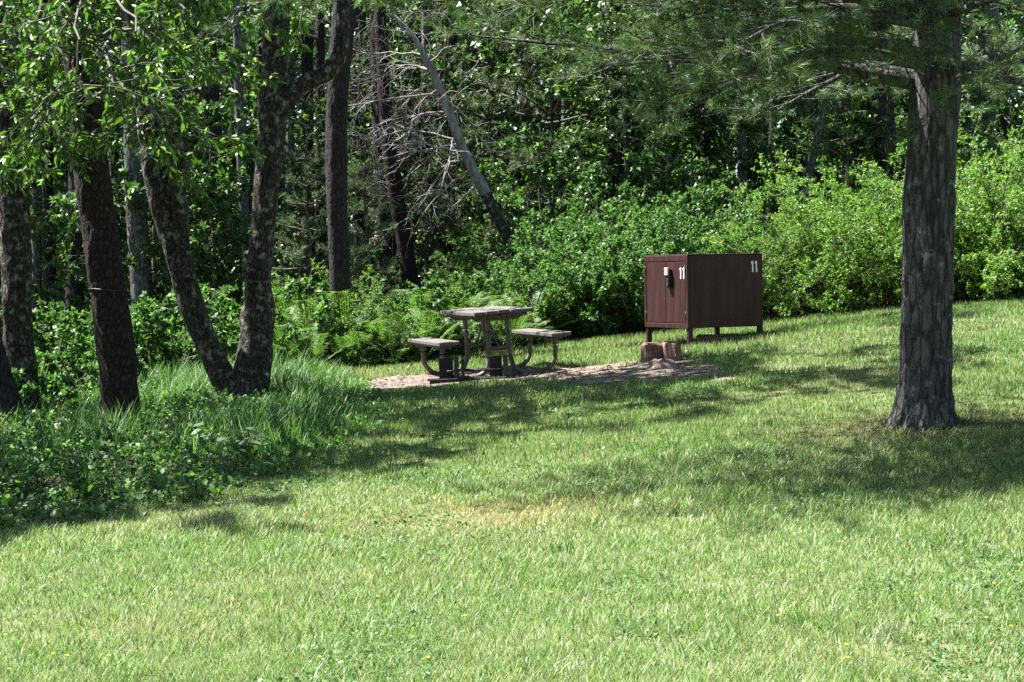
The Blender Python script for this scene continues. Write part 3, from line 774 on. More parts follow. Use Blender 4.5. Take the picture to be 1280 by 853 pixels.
def conifer_variant(seed, z0, z1, L0, L1, ntier, cols, needle=(.07, .12), wid=.008, K=13, dens=1.0):
    r = np.random.default_rng(seed); wood = MB(); tp = []; td = []
    for i in range(ntier):
        f = i / (ntier - 1); z = z0 + (z1 - z0) * f; Lb = L0 + (L1 - L0) * f
        for k in range(5):
            az = i * 1.3 + k * 1.2566 + r.uniform(-.3, .3); el = r.uniform(-.05, .35)
            path = polyline(r, [0, 0, z + r.uniform(-.1, .1)], [math.cos(az) * math.cos(el), math.sin(az) * math.cos(el), math.sin(el)], Lb * r.uniform(.6, 1.15), 7, .1, .01)
            wood.tube(path, np.linspace(.025, .006, 8), 4)
            ns = int(9 * dens * max(Lb, .8))
            for q in range(ns):
                t = .3 + .7 * (q + r.uniform()) / ns; p = along(path, t); d = nrm(path[-1] - path[0]); s = perp(r, d); s[2] = abs(s[2]) * .5
                e = polyline(r, p, nrm(d * .6 + s), r.uniform(.2, .5) * max(.6, 1.2 - t), 3, .1, .03)
                wood.tube(e, [.005, .004, .003, .002], 3)
                for tt in (.25, .5, .75, 1.):
                    tp.append(along(e, tt) + r.normal(0, .03, 3)); td.append(nrm(e[-1] - e[0] + r.normal(0, .3, 3)))
    TP = np.array(tp); TD = np.array(td); P = np.repeat(TP, K, 0); D = np.repeat(TD, K, 0); n = len(P)
    V, F, c = scatter(P, nrm(D + r.normal(0, .6, (n, 3))), r.normal(size=(n, 3)), r.uniform(*needle, n), wid, NEEDLE, np.repeat(palette(r, len(TP), cols, [1] * len(cols), .15), K, 0))
    b = MB(); b.add(V, F, c)
    return wood.mesh('branches', M['twig'], True), b.mesh('crown', M['needle'], colors=True)
SOFT = [(.12, .17, .085), (.16, .21, .11), (.09, .135, .07)]
conifers = [conifer_variant(240, .8, 5.2, 1.7, .5, 11, SOFT), conifer_variant(241, .5, 4.0, 1.4, .4, 9, SOFT)]

def woods_tree(name, label, px_pts, D, mat, crown=None, crown_sc=1.0, top=10, group=None, seed=0, bottom=True, vine=None, crown_dz=0):
    pts = px_path(px_pts, D)
    x, y, z, rad = pts[0]
    # carry the trunk down to the ground behind the undergrowth
    if bottom:
        q = np.array(pts[1]); p = np.array(pts[0]); gz = float(ground(x, y)) - .1
        if p[2] > gz + .1:
            d = (p - q)[:3]; k = (p[2] - gz) / max(1e-3, -d[2]); k = k if d[2] < 0 else 0
            d[0] = np.clip(d[0] * k, -1.2, 1.2); x2 = p[0] + d[0]
            pts = [(x2, y, gz, rad * 1.1)] + pts
    base = np.array([pts[0][0], pts[0][1], float(ground(pts[0][0], pts[0][1]))])
    full = extend_up(pts, top, .03, seed=seed) if top else pts
    e = empty(name, base, label=label, cat='tree', group=group)
    trunk_mesh(full, base, seg=16, rows=70, rough=.05, flare=.2, seed=seed).build('trunk', mat, e, True)
    if crown is not None:
        tpz = np.array(full[-1]) - np.array([*base, 0]); k = .6
        mid = np.array(full[int(len(full) * .7)])[:3] - base
        put(crown[0], 'branches', e, (mid[0], mid[1], crown_dz), seed * 1.7, crown_sc)
        put(crown[1], 'crown', e, (mid[0], mid[1], crown_dz), seed * 1.7, crown_sc, 'stuff')
    if vine:
        r = np.random.default_rng(seed + 5); n = vine[0]; Q = spline(np.array(full), 120); Q = Q[(Q[:, 2] - base[2] < vine[2])]
        k = r.integers(0, len(Q), n); a = r.uniform(0, 6.283, n); rr = Q[k, 3] + r.uniform(.0, vine[1], n) * (0.4 + vnoise(Q[k, :3] * 1.2 + seed, 3))
        P = Q[k, :3] + np.stack([np.cos(a) * rr, np.sin(a) * rr, r.uniform(-.1, .1, n)], -1)
        Dv = np.stack([np.cos(a) * .7, np.sin(a) * .7, -np.ones(n) * .5], -1) + r.normal(0, .35, (n, 3)); Nv = np.stack([np.cos(a), np.sin(a), np.ones(n) * .8], -1) + r.normal(0, .3, (n, 3))
        L = r.uniform(.07, .12, n); V, F, c = scatter(P - base, Dv, Nv, L, L * .75, LEAF2, palette(r, n, GREENS, GW)); b = MB(); b.add(V, F, c)
        o = b.build('climbing_vine', M['leaf'], e, colors=True); o['kind'] = 'stuff'
    return e
woods_tree('woodland_tree', 'blue-grey trunk standing in the shade between the wired tree and the forked tree', [(176, 340, 28), (172, 280, 27), (168, 200, 26), (165, 100, 24), (162, 0, 22)], 29, M['bark_grey'], sparse, .8, 13, seed=31, crown_dz=2.5)
woods_tree('woodland_tree', 'nearly black trunk in the gap between the arms of the forked tree', [(277, 350, 24), (273, 280, 24), (268, 200, 24), (262, 100, 22), (258, 0, 20)], 33, M['bark_dark'], crowns[1], .8, 11, seed=32)
woods_tree('woodland_tree', 'thin mossy stem right of the black trunk inside the fork', [(308, 320, 12), (304, 240, 12), (300, 160, 12), (297, 60, 11), (295, 0, 10)], 31, M['bark_grey'], sparse, .8, 9, seed=33)
woods_tree('woodland_tree', 'slim dark trunk seen just left of the purplish pine trunk', [(386, 300, 15), (385, 200, 15), (384, 100, 15), (385, 0, 14)], 38, M['bark_dark'], crowns[0], 1, 12, seed=34)
woods_tree('woodland_tree', 'brown leaning trunk behind the ferns left of the dead leaning tree', [(512, 340, 20), (503, 290, 20), (493, 230, 20), (484, 160, 18), (478, 80, 16), (474, 0, 14)], 34, M['bark_brown'], None, 1, 9, seed=35)
woods_tree('woodland_tree', 'wide blackish trunk close beside the brown leaning trunk', [(484, 340, 24), (482, 280, 24), (478, 200, 22), (474, 100, 20), (470, 0, 18)], 35, M['bark_dark'], None, 1, 10, seed=36)
woods_tree('woodland_tree', 'crooked dark trunk behind the soft green pine boughs in mid picture', [(642, 300, 17), (648, 240, 17), (652, 180, 16), (658, 110, 14), (664, 40, 13), (668, 0, 12)], 36, M['bark_dark'], crowns[1], .9, 11, seed=37)
woods_tree('woodland_tree', 'dark trunk wrapped in climbing vine above the left of the locker', [(776, 300, 26), (774, 220, 26), (770, 120, 24), (766, 0, 22)], 33, M['bark_dark'], crowns[2], .9, 11, seed=38, vine=(5200, .75, 6.5))
woods_tree('woodland_tree', 'dark vine-wrapped trunk right above the locker', [(884, 300, 30), (883, 220, 30), (882, 140, 28), (880, 0, 26)], 34, M['bark_dark'], crowns[0], .95, 11, seed=39, vine=(2400, .4, 5))
woods_tree('woodland_tree', 'dark trunk in shade just left of the big white pine', [(1108, 260, 30), (1106, 180, 29), (1102, 110, 28), (1098, 0, 26)], 34, M['bark_dark'], crowns[1], .95, 11, seed=40)
woods_tree('woodland_tree', 'pale sunlit trunk right of the big white pine', [(1237, 240, 19), (1236, 170, 18), (1238, 110, 17), (1240, 0, 15)], 36, M['bark_grey'], crowns[2], .95, 11, seed=41)
woods_tree('woodland_tree', 'dark slanting trunk at the right edge behind the pale trunk', [(1275, 220, 15), (1262, 165, 15), (1246, 120, 14), (1225, 40, 12)], 38, M['bark_dark'], crowns[0], .9, 10, seed=42)
woods_tree('woodland_tree', 'small grey leaning stem between locker and big white pine', [(1004, 260, 11), (1012, 215, 11), (1024, 160, 10), (1040, 80, 9)], 33, M['bark_grey'], crowns[1], .6, 8, seed=43)
woods_tree('woodland_tree', 'dark trunk behind the boughs between the two vine-wrapped trunks', [(822, 260, 16), (824, 160, 16), (826, 40, 14), (827, 0, 14)], 42, M['bark_dark'], crowns[2], 1, 12, seed=44)
woods_tree('woodland_tree', 'dim trunk deep in the wood left of the wired brown tree', [(62, 330, 16), (60, 220, 16), (58, 100, 15), (57, 0, 14)], 36, M['bark_dark'], crowns[1], 1, 12, seed=45)
woods_tree('woodland_tree', 'dim thin trunk deep in the wood above the picnic table', [(585, 300, 13), (583, 200, 13), (581, 100, 12), (580, 0, 12)], 44, M['bark_dark'], crowns[0], 1, 12, seed=46)

THIN = [(46, 35, 12, 0), (88, 38, 11, 2), (140, 40, 12, -2), (205, 36, 13, 3), (243, 41, 11, -1), (330, 39, 12, 2), (360, 43, 11, -2), (402, 36, 13, 1), (447, 40, 11, -3), (536, 41, 12, 2), (560, 38, 10, -4), (622, 43, 12, 3), (704, 41, 12, -2), (738, 38, 13, 2), (850, 40, 12, -1), (930, 41, 12, 2), (962, 38, 11, -3), (1064, 40, 13, 1), (1212, 41, 12, -2)]
for k, (px, D, wd, ln) in enumerate(THIN):
    woods_tree('thin_tree', 'thin dark upright trunk standing deep in the shade of the wood', [(px, 330, wd), (px - ln, 230, wd), (px - ln * 1.6, 120, wd * .9), (px - ln * 2, 0, wd * .85)], D, M['bark_dark'] if k % 3 else M['bark_grey'], sparse, .7, 11, 'thin trunks deep in the wood', seed=600 + k)
# ---- the leaning dead tree with its grey branches
DT = 30.0
pd = px_path([(664, 352, 24), (645, 318, 22), (612, 252, 20), (578, 185, 17), (560, 135, 15), (545, 100, 13), (518, 48, 9), (490, 18, 5)], DT)
gz = float(ground(pd[0][0] + .35, DT)); pd = [(pd[0][0] + .45, DT, gz - .1, .17)] + pd
bd = np.array([pd[0][0], DT, gz])
r = np.random.default_rng(9); dw_ = MB()
DEAD = dict(levels=2, kids=(7, 3, 0), grav=(-.03, -.05, -.05), ratio=(.5, .5, .5), leaves=0, ang=(.5, 1.1), flat=.9, t0=.15, jit=.2, rmin=.003, seg=(5, 4, 3))
for k, (x0, y0, x1, y1, dd) in enumerate([(545, 105, 455, 95, -.5), (565, 150, 450, 92, .5), (560, 140, 470, 150, 0), (552, 120, 440, 130, -1), (573, 176, 470, 145, .8), (580, 190, 480, 180, -.6), (590, 210, 500, 240, .4),
                                          (530, 70, 440, 40, .6), (520, 50, 470, 20, -.5), (535, 80, 600, 20, .5), (555, 125, 620, 90, 1), (540, 90, 480, 60, 0), (600, 230, 540, 270, -.4), (545, 100, 500, 10, .8), (570, 170, 510, 210, -1), (560, 140, 585, 60, -.8), (585, 200, 450, 200, .7), (550, 110, 430, 170, .9), (575, 180, 440, 230, -.3)]):
    a = at(x0, y0, DT); b = at(x1, y1, DT + dd); branch(r, dw_, None, a, nrm(b - a), np.linalg.norm(b - a) * 1.05, .022, 0, DEAD)
e = empty('dead_tree', bd, label='grey dead tree leaning left over the ferns with bare tangled branches', cat='tree')
pq = spline(np.array(pd), 60); pq[:, 3] *= .72
trunk_mesh([tuple(v) for v in pq[:30:3]], bd, seg=24, rows=110, rough=.07, flare=.1, seed=8).build('trunk', M['bark_lichen'], e, True)
trunk_mesh([tuple(v) for v in pq[26::3]], bd, seg=20, rows=90, rough=.05, flare=0, seed=9).build('bleached_top', M['deadwood'], e, True)
rel(dw_, bd).build('bare_branches', M['deadwood'], e, True)
# dead lower boughs on the two trunks left of it
DEAD2 = dict(DEAD, kids=(8, 6, 0), grav=(-.05, -.06, -.06), rmin=.0025)
for lab, seed in (('wide blackish trunk close', 61), ('brown leaning trunk behind', 62)):
    t = [o for o in bpy.data.objects if o.get('label', '').startswith(lab)][0]; base = np.array(t.location); r = np.random.default_rng(seed); m_ = MB()
    for k in range(22):
        z = r.uniform(2.4, 7.0); az = r.uniform(0, 6.283); p = base + np.array([-.35 * (z / 5), 0, z - base[2] * 0])
        d = np.array([math.cos(az), math.sin(az), r.uniform(-.35, .25)]); branch(r, m_, None, p, nrm(d), r.uniform(1.0, 2.0), .016, 0, DEAD2)
    rel(m_, base).build('dead_boughs', M['twig'], t, True)

# ---- soft young pines and leafy saplings under the trees
def low_tree(name, label, group, px, D, variant, sc, seed, cat='tree'):
    x = (px - 640) / FPX * D; base = np.array([x, D, float(ground(x, D))])
    e = empty(name, base, label=label, cat=cat, group=group)
    v = variant; h = 4.6 * sc
    b = MB(); b.tube(spline(np.array([[0, 0, -.1], [.05, 0, h * .4], [-.03, .05, h * .75], [0, 0, h]]), 14), np.linspace(.05 * sc, .01, 14), 7); b.build('trunk', M['twig'], e, True)
    put(v[0], 'branches', e, (0, 0, 0), seed * 2.1, sc); put(v[1], 'crown', e, (0, 0, 0), seed * 2.1, sc, 'stuff')
low_tree('young_pine', 'soft grey-green young pine right behind the purplish trunk', None, 458, 27.6, conifers[1], .72, 1)
low_tree('young_pine', 'pale green young pine between the forked tree and the purplish trunk', None, 385, 27.8, conifers[1], .78, 2)
low_tree('young_pine', 'tall soft green young pine in mid picture left of the vine-wrapped trunk', None, 690, 34, conifers[0], 1.3, 3)
low_tree('young_pine', 'soft green young pine just right of the leaning dead tree top', None, 612, 35, conifers[0], 1.35, 4)
r = np.random.default_rng(71); k = 0
SAP = 'leafy green sapling growing in the dim wood behind the clearing'
spots = []
for D in np.concatenate([np.linspace(29, 34, 7), np.linspace(34, 46, 22), np.linspace(46, 58, 18)]):
    for _ in range(40):
        px = r.uniform(-120, 1400)
        if 440 < px < 620 and D < 36: continue
        if px > 330 and D < 30.5: continue
        if all(abs(px - q) > 46 or abs(D - e2) > 5 for q, e2 in spots): break
    spots.append((px, D))
spots += [(965, 44), (1010, 47), (1060, 45), (1000, 52), (1065, 54), (640, 46), (560, 50), (655, 53)]
def sap_label(px, D):
    near = 'front' if D < 37 else ('middle' if D < 46 else 'back')
    zone = ('left of the wired brown trunk' if px < 150 else 'behind the fork' if px < 320 else 'right of the forked tree' if px < 430 else 'behind the leaning dead tree' if px < 660
            else 'behind the vine-wrapped trunks' if px < 900 else 'above the lime shrubs' if px < 1150 else 'right of the big pine')
    return 'leafy sapling in the %s of the dim wood %s' % (near, zone)
for k, (px, D) in enumerate(spots):
    low_tree('sapling', sap_label(px, D), 'saplings in the dim wood', px, D, lows[k % 4], r.uniform(.75, 1.25) * (1 + .012 * (D - 30)), k)
r = np.random.default_rng(72)
k = 0
for D in (45, 51, 58, 66):
    for q in range(6):
        px = -250 + (q + r.uniform(.15, .85)) * 300; x = (px - 640) / FPX * D
        if D < 44 and -7 < x < 2: continue
        base = np.array([x, D, float(ground(x, D))]); sc = r.uniform(.95, 1.3)
        e = empty('forest_tree', base, label='tall leafy forest tree with a dark trunk far back in the wood', cat='tree', group='forest trees far back in the wood')
        t_ = np.array([[0, 0, -.2, .2], [r.normal(0, .1), 0, 4, .17], [r.normal(0, .2), 0, 8, .12], [0, 0, 11 * sc, .03]]); t_[:, :3] += base
        trunk_mesh([tuple(v) for v in t_], base, seg=12, rows=40, flare=.2, seed=k).build('trunk', M['bark_dark'], e, True)
        v = crowns[k % 3]; put(v[0], 'branches', e, (0, 0, 0), k * 1.9, sc); put(v[1], 'crown', e, (0, 0, 0), k * 1.9, sc, 'stuff'); k += 1
# unseen trees added left of the picture so their crowns shade the wood and the verge
for k, (x, y, sc) in enumerate([(-11.5, 32.0, 1.0), (-8.6, 34.5, .95), (-15, 34, 1.1), (-13.5, 38, 1.1), (-8.0, 15.4, .9), (-8.8, 18.8, .8), (-8.3, 14.9, .75)]):
    base = np.array([x, y, float(ground(x, y))])
    e = empty('forest_tree', base, label='unseen leafy tree added outside the left edge to cast shade', cat='tree', group='unseen shade trees added past the left edge')
    t_ = np.array([[0, 0, -.2, .2], [.1, 0, 4, .17], [-.1, 0, 8, .12], [0, 0, 11 * sc, .03]]); t_[:, :3] += base
    trunk_mesh([tuple(v) for v in t_], base, seg=12, rows=40, flare=.2, seed=k).build('trunk', M['bark_dark'], e, True)
    v = crowns[k % 3]; put(v[0], 'branches', e, (0, 0, 0), k * 1.3, sc); put(v[1], 'crown', e, (0, 0, 0), k * 1.3, sc, 'stuff')

# unseen trees added at right and behind the viewer to block sky light
for k, (x, y, sc) in enumerate([(15, 8, 1.2), (17, 16, 1.2), (16, 24, 1.2), (14, 0, 1.2), (9, -9, 1.2), (2, -12, 1.25), (-5, -11, 1.2), (-12, -7, 1.2), (-17, 1, 1.2), (20, -6, 1.3), (-1, -20, 1.4), (9, -19, 1.4), (13, -3, 1.4), (12, 12, 1.3), (5, -10, 1.4), (17, 4, 1.5)]):
    base = np.array([x, y, float(ground(x, y))])
    e = empty('forest_tree', base, label='unseen leafy tree added round the clearing to block sky light', cat='tree', group='unseen sky-blocking trees added round the clearing')
    t_ = np.array([[0, 0, -.2, .2], [.1, 0, 4, .17], [-.1, 0, 8, .12], [0, 0, 11 * sc, .03]]); t_[:, :3] += base
    trunk_mesh([tuple(v) for v in t_], base, seg=12, rows=40, flare=.2, seed=k).build('trunk', M['bark_dark'], e, True)
    v = crowns[k % 3]; put(v[0], 'branches', e, (0, 0, -1.5), k * 1.3, sc); put(v[1], 'crown', e, (0, 0, -1.5), k * 1.3, sc, 'stuff')
# the far wood, one mass of foliage behind the trees that can be told apart
r = np.random.default_rng(73); n = 210000
y = r.uniform(46, 78, n); x = r.uniform(-1, 1, n) * (.42 * y + 4); h = r.uniform(0, 1, n) ** .9 * 15
z = ground(x, y) + h; cl = vnoise(np.stack([x * .55, y * .55, z * .75], -1), 51) + .35 * vnoise(np.stack([x * 1.6, y * 1.6, z * 2.0], -1), 52)
k = cl > .64; P = np.stack([x, y, z], -1)[k]; n = len(P); print('far leaves', n)
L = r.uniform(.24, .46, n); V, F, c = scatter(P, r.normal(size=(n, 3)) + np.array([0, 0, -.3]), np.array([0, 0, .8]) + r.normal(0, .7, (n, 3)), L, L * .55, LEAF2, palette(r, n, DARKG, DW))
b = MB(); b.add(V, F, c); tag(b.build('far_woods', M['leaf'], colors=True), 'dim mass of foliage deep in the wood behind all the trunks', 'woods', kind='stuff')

# ------------------------------------------------------------------ shrubs
def shrub_variant(seed, stems, H, spread, cfg, leafL, Wf, cols, w, fm):
    r = np.random.default_rng(seed); wood = MB(); fol = Foliage()
    for k in range(stems):
        az = r.uniform(0, 6.283); tilt = r.uniform(.05, spread); d = np.array([math.cos(az) * math.sin(tilt), math.sin(az) * math.sin(tilt), math.cos(tilt)])
        p = np.array([math.cos(az), math.sin(az), 0]) * r.uniform(0, .35) * H * .5
        branch(r, wood, fol, p, d, H * r.uniform(.55, 1.3), .012, 0, cfg)
    lb = leaves_mb(r, fol, leafL, Wf, LEAF2, cols, w)
    return wood.mesh('stems', M['twig'], True), lb.mesh('foliage', fm, colors=True)
SHR = dict(bare_twigs=None, levels=2, kids=(12, 7, 0), grav=(-.05, -.03, -.02), ratio=(.34, .5, .5), leaves=9, ang=(.5, 1.1), flat=.8, t0=.12, droop=.1, spread=.8, seg=(4, 3, 3))
LIME = [(.125, .22, .046), (.18, .285, .066), (.095, .175, .04), (.24, .33, .095)]
MIDG = [(.055, .12, .035), (.08, .16, .046), (.115, .20, .058), (.045, .09, .03)]
limes = [shrub_variant(300 + k, 26, 1.75, 1.0, dict(SHR, leaves=14), (.028, .058), .42, LIME, [3, 3, 2, 1], M['leaf_soft']) for k in range(2)]
mids = [shrub_variant(310 + k, 22, 1.6, 1.0, dict(SHR, leaves=12), (.04, .075), .5, MIDG, [2, 3, 2, 1], M['leaf_soft']) for k in range(2)]
brm = [shrub_variant(320 + k, 16, .9, 1.15, dict(SHR, kids=(9, 5, 0)), (.05, .085), .55, MIDG, [2, 3, 2.5, 1], M['leaf_soft']) for k in range(2)]
def shrub(label, px, py, D, variant, sc, seed, group=None, sz=1.0, name='shrub'):
    x = (px - 640) / FPX * D; base = (x, D, float(ground(x, D)) - .03)
    e = empty(name, base, (0, 0, seed * 1.9), label=label, cat='shrub', group=group); e.scale = (sc, sc, sc * sz)
    put(variant[0], 'stems', e); put(variant[1], 'foliage', e, kind='stuff')
for k, (px, D, sc, lab) in enumerate([(925, 27.0, .80, 'low lime green shrub right behind the locker'), (985, 27.2, 1.0, 'bright lime green shrub at the right side of the locker'), (1050, 26.8, 1.12, 'tall bright lime shrub between the locker and the big pine'),
                                      (1105, 26.6, 1.05, 'lime green shrub just left of the big pine trunk'), (1165, 26.9, 1.15, 'lime shrub hidden mostly behind the big pine trunk'), (1225, 26.6, 1.22, 'tall lime shrub just right of the big pine trunk'), (1290, 26.6, 1.3, 'tall lime shrub at the right edge of the picture'),
                                      (1015, 28.8, 1.2, 'lime shrub in the second row behind the shrub beside the locker'), (1130, 28.9, 1.25, 'lime shrub in the second row left behind the big pine'), (1250, 28.8, 1.4, 'lime shrub in the second row near the right edge')]):
    shrub(lab, px, 400, D, limes[k % 2], sc * .95, k)
for k, (px, D, sc, lab) in enumerate([(668, 27.4, .85, 'green shrub right behind the tabletop'), (715, 27.2, .95, 'green shrub between the table and the locker'), (765, 27.0, 1.0, 'green shrub just left of the locker doors'), (815, 27.6, 1.05, 'dark green shrub directly behind the locker doors'), (870, 28.0, 1.05, 'green shrub behind the locker top'),
                                      (700, 29.4, 1.2, 'green shrub in the back row above the table end'), (785, 29.6, 1.3, 'green shrub in the back row under the vine-wrapped trunk'), (850, 30, 1.25, 'green shrub in the back row above the locker'), (630, 29.5, 1.0, 'green shrub at the foot of the leaning dead tree'), (915, 30.5, 1.3, 'green shrub in the back row right of the locker')]):
    shrub(lab, px, 400, D, mids[k % 2], sc, k + 20)
for k, (px, D, sc, lab) in enumerate([(80, 22.5, 1.25, 'dark leafy bramble between the two leftmost trunks'), (60, 24.5, 1.3, 'tall bramble behind the leftmost lichen trunk'), (185, 24, 1.35, 'sunlit bramble right of the wired brown trunk'), (215, 26, 1.3, 'bramble behind the left arm of the forked tree'), (260, 25, 1.35, 'sunlit bramble seen inside the fork'), (285, 27, 1.3, 'bramble deeper inside the fork'),
                                      (120, 26.5, 1.3, 'bramble behind the wired brown trunk'), (350, 26, 1.45, 'bramble just right of the forked tree'), (20, 20.5, 1.0, 'dim bramble at the left edge behind the lichen trunk'), (365, 29, 1.4, 'bramble beneath the young pine right of the forked tree'),
                                      (400, 27.5, 1.3, 'bramble left of the purplish pine trunk'), (470, 28.4, 1.4, 'bramble right of the purplish pine trunk behind ferns'), (540, 28.6, 1.4, 'bramble behind the ferns above the left bench'), (590, 28.0, 1.35, 'bramble behind the ferns above the tabletop')]):
    shrub(lab, px, 400, D, brm[k % 2], sc, k + 40)

for k, (px, D, sc, lab) in enumerate([(405, 25.6, .8, 'small leafy bush in front of the purplish pine trunk'), (455, 26.2, .9, 'small leafy bush right of the purplish pine trunk'), (520, 26.4, .95, 'small leafy bush among the ferns above the left bench'), (575, 26.8, .9, 'small leafy bush among the ferns above the tabletop'), (365, 25.2, .8, 'small leafy bush at the right of the forked tree'), (640, 26.6, .85, 'small leafy bush at the right end of the fern bed'), (430, 24.9, .6, 'low leafy bush at the front left of the fern bed'), (490, 25.1, .7, 'low leafy bush at the front of the ferns left of the bench'), (545, 25.3, .62, 'low leafy bush in the front of the ferns by the table'), (385, 26.6, 1.0, 'leafy bush among ferns left of the purplish pine trunk'), (610, 27.2, .9, 'leafy bush among ferns right behind the table end')]):
    shrub(lab, px, 400, D, (limes if k % 2 else brm)[k % 2], sc * (.72 if k % 2 else 1.2), k + 60)
# ------------------------------------------------------------------ ferns, every frond a part
def frond_mesh(seed):
    r = np.random.default_rng(seed); n = 22; s = np.linspace(0, 1, 30)
    ax = np.stack([np.zeros(30), .60 * np.sin(s * 1.25), 1.0 * s - .46 * s ** 2.6], -1)
    b = MB(); b.tube(ax, np.linspace(.004, .001, 30), 3, (.09, .14, .04))
    Ps = []; Ds = []; Ls = []
    for i in range(n):
        t = .16 + .84 * i / n; p = along(ax, t); d = nrm(along(ax, min(t + .02, 1)) - along(ax, t - .02)); w = .17 * math.sin(math.pi * min(1, (1 - t) * 1.15 + .02) ** .8) ** .9 + .015
        for sd in (-1, 1):
            pd_ = nrm(np.array([sd, 0, 0]) + d * .45 + np.array([0, 0, -.15 + r.normal(0, .08)]))
            m = 7
            for q in range(m):
                tq = (q + .4) / m
                for s2 in (-1, 1):
                    Ps.append(p + pd_ * w * tq); Ds.append(nrm(pd_ * .6 + s2 * d * .9 + r.normal(0, .08, 3))); Ls.append((.034 * (1.08 - tq)) * (w / .17 + .25))
    P = np.array(Ps); D = np.array(Ds); L = np.array(Ls); N = np.array([0, -.3, 1.]) + r.normal(0, .15, P.shape)
    V, F, c = scatter(P, D, N, L, L * .55, LEAF2, palette(r, len(P), [(.115, .185, .066), (.16, .235, .088), (.085, .145, .05)], [1, 1, 1], .12)); b.add(V, F, c)
    return b.mesh('frond', M['leaf_soft'], colors=True)
fronds = [frond_mesh(400 + k) for k in range(3)]
r = np.random.default_rng(81); fs = []
while len(fs) < 58:
    px = r.uniform(345, 660); D = r.uniform(24.3, 28.0); x = (px - 640) / FPX * D
    if D < lawn_back(x) - .1 or any((x - a) ** 2 + (D - b_) ** 2 < .16 for a, b_ in fs): continue
    fs.append((x, D))
for (x, D) in fs:
    e = empty('fern', (x, D, float(ground(x, D))), (0, 0, r.uniform(0, 6.28)), label='bright green fern in the fern bed behind the picnic table', cat='fern', group='ferns behind the picnic table')
    sc = r.uniform(.75, 1.4)
    nf = 7
    for k in range(nf):
        o = put(fronds[r.integers(3)], 'frond', e, (0, 0, 0), k * 6.283 / nf + r.uniform(-.3, .3), sc * r.uniform(.8, 1.1)); o.rotation_euler.x = r.uniform(-.35, .45); o.rotation_euler.y = r.uniform(-.25, .25)

# ------------------------------------------------------------------ undergrowth on the left verge
r = np.random.default_rng(91)
def veg_zone(n, y0, y1, lo, hi):
    y = r.uniform(y0, y1, n); x = lawn_edge(y) + r.uniform(lo, hi, n)
    return x, y
# low leafy plants: clusters of round leaves on short stems
x, y = veg_zone(5200, 11.8, 22.5, -4.8, .45)
keep = (x > -.36 * y - 1) & (r.uniform(size=len(x)) < .35 + .9 * n2(x, y, .9, 22)); x = x[keep]; y = y[keep]
us = MB(); ufol = Foliage()
for px_, py_ in zip(x, y):
    h = r.uniform(.08, .30) + .45 * max(0, float(n2(px_, py_, .8, 24)) - .45); h *= float(np.clip((lawn_edge(py_) - px_) / 1.5, .22, 1)) * (.62 if py_ > 17 else 1); p = np.array([px_, py_, float(ground(px_, py_))]); q = polyline(r, p, nrm(np.array([r.normal(0, .35), r.normal(0, .35), 1])), h, 3, .15, 0)
    us.tube(q, [.004, .003, .002, .0015], 3, (.05, .08, .03)); leaf_twig(r, ufol, q, 15, 1.3, .1)
P, D, N = ufol.arrays(); n = len(P); L = r.uniform(.018, .075, n) * r.uniform(.6, 1.1, n)
P = P + r.normal(0, .05, P.shape) * np.array([1, 1, .4])
cu = palette(r, n, MIDG + [(.085, .13, .07)], [2, 3, 2, 1, 1.5])
for k, tm_ in ((P[:, 1] < 14.5, LEAF4), (P[:, 1] >= 14.5, LEAF2)):
    V, F, c = scatter(P[k], D[k], N[k], L[k], L[k] * .7, tm_, cu[k]); us.add(V, F, c)
tag(us.build('undergrowth', M['leaf_soft'], colors=True), 'low dark leafy undergrowth along the shaded left edge of the lawn', 'undergrowth', kind='stuff')
# broad round-leaved plants
for k, (px, py, lab) in enumerate([(272, 566, 'broad round-leaved weed below the forked tree'), (300, 575, 'round-leaved weed right below the forked tree base'), (92, 545, 'pale-leaved weed left of the wired brown trunk'), (105, 585, 'weed with one whitish leaf below the wired brown trunk')]):
    p = on_ground(px, py); e = empty('broadleaf_weed', p, label=lab, cat='plant'); rr = np.random.default_rng(500 + k)
    for q in range(9):
        a = rr.uniform(0, 6.283); h = rr.uniform(.10, .30); tip = np.array([math.cos(a) * .12, math.sin(a) * .12, h])
        b = MB(); b.tube(spline(np.array([[0, 0, 0], tip * .5 + np.array([0, 0, .04]), tip]), 6), .003, 4); st = b.build('stem', M['twig'], e)
        V, F, c = scatter(tip[None], np.array([[math.cos(a), math.sin(a), -.1]]), np.array([[rr.normal(0, .3), rr.normal(0, .3) - .3, 1]]), .13, .12, LEAF4, np.array([[.09, .15, .06]])); b = MB(); b.add(V, F, c); b.build('leaf', M['leaf'], e, colors=True)
# tall uncut grass
def blades(r, x, y, L, W, lean, cols, w, var=.18, z=None, tmpl=BLADE):
    n = len(x); P = np.column_stack([x, y, ground(x, y) - .005 if z is None else z]); a = r.uniform(0, 6.283, n)
    D = np.stack([np.cos(a) * lean * r.uniform(.2, 1.3, n), np.sin(a) * lean * r.uniform(.2, 1.3, n), np.ones(n)], -1)
    N = np.stack([np.cos(a), np.sin(a), np.zeros(n)], -1) + r.normal(0, .5, (n, 3))
    return scatter(P, D, N, L, W, tmpl, palette(r, n, cols, w, var) if not isinstance(cols, np.ndarray) else cols)
y = r.uniform(15.5, 24.3, 85000); x = lawn_edge(y) + r.uniform(-4.6, .35, 85000) - np.where(y > 19, 0, 0)
keep = (x > -.36 * y - .6) & (r.uniform(size=len(x)) < np.clip((n2(x, y, .8, 31) - .2) * 1.7, .05, 1) * np.clip((y - 15.5) / 2.0, .08, 1)); x = x[keep]; y = y[keep]
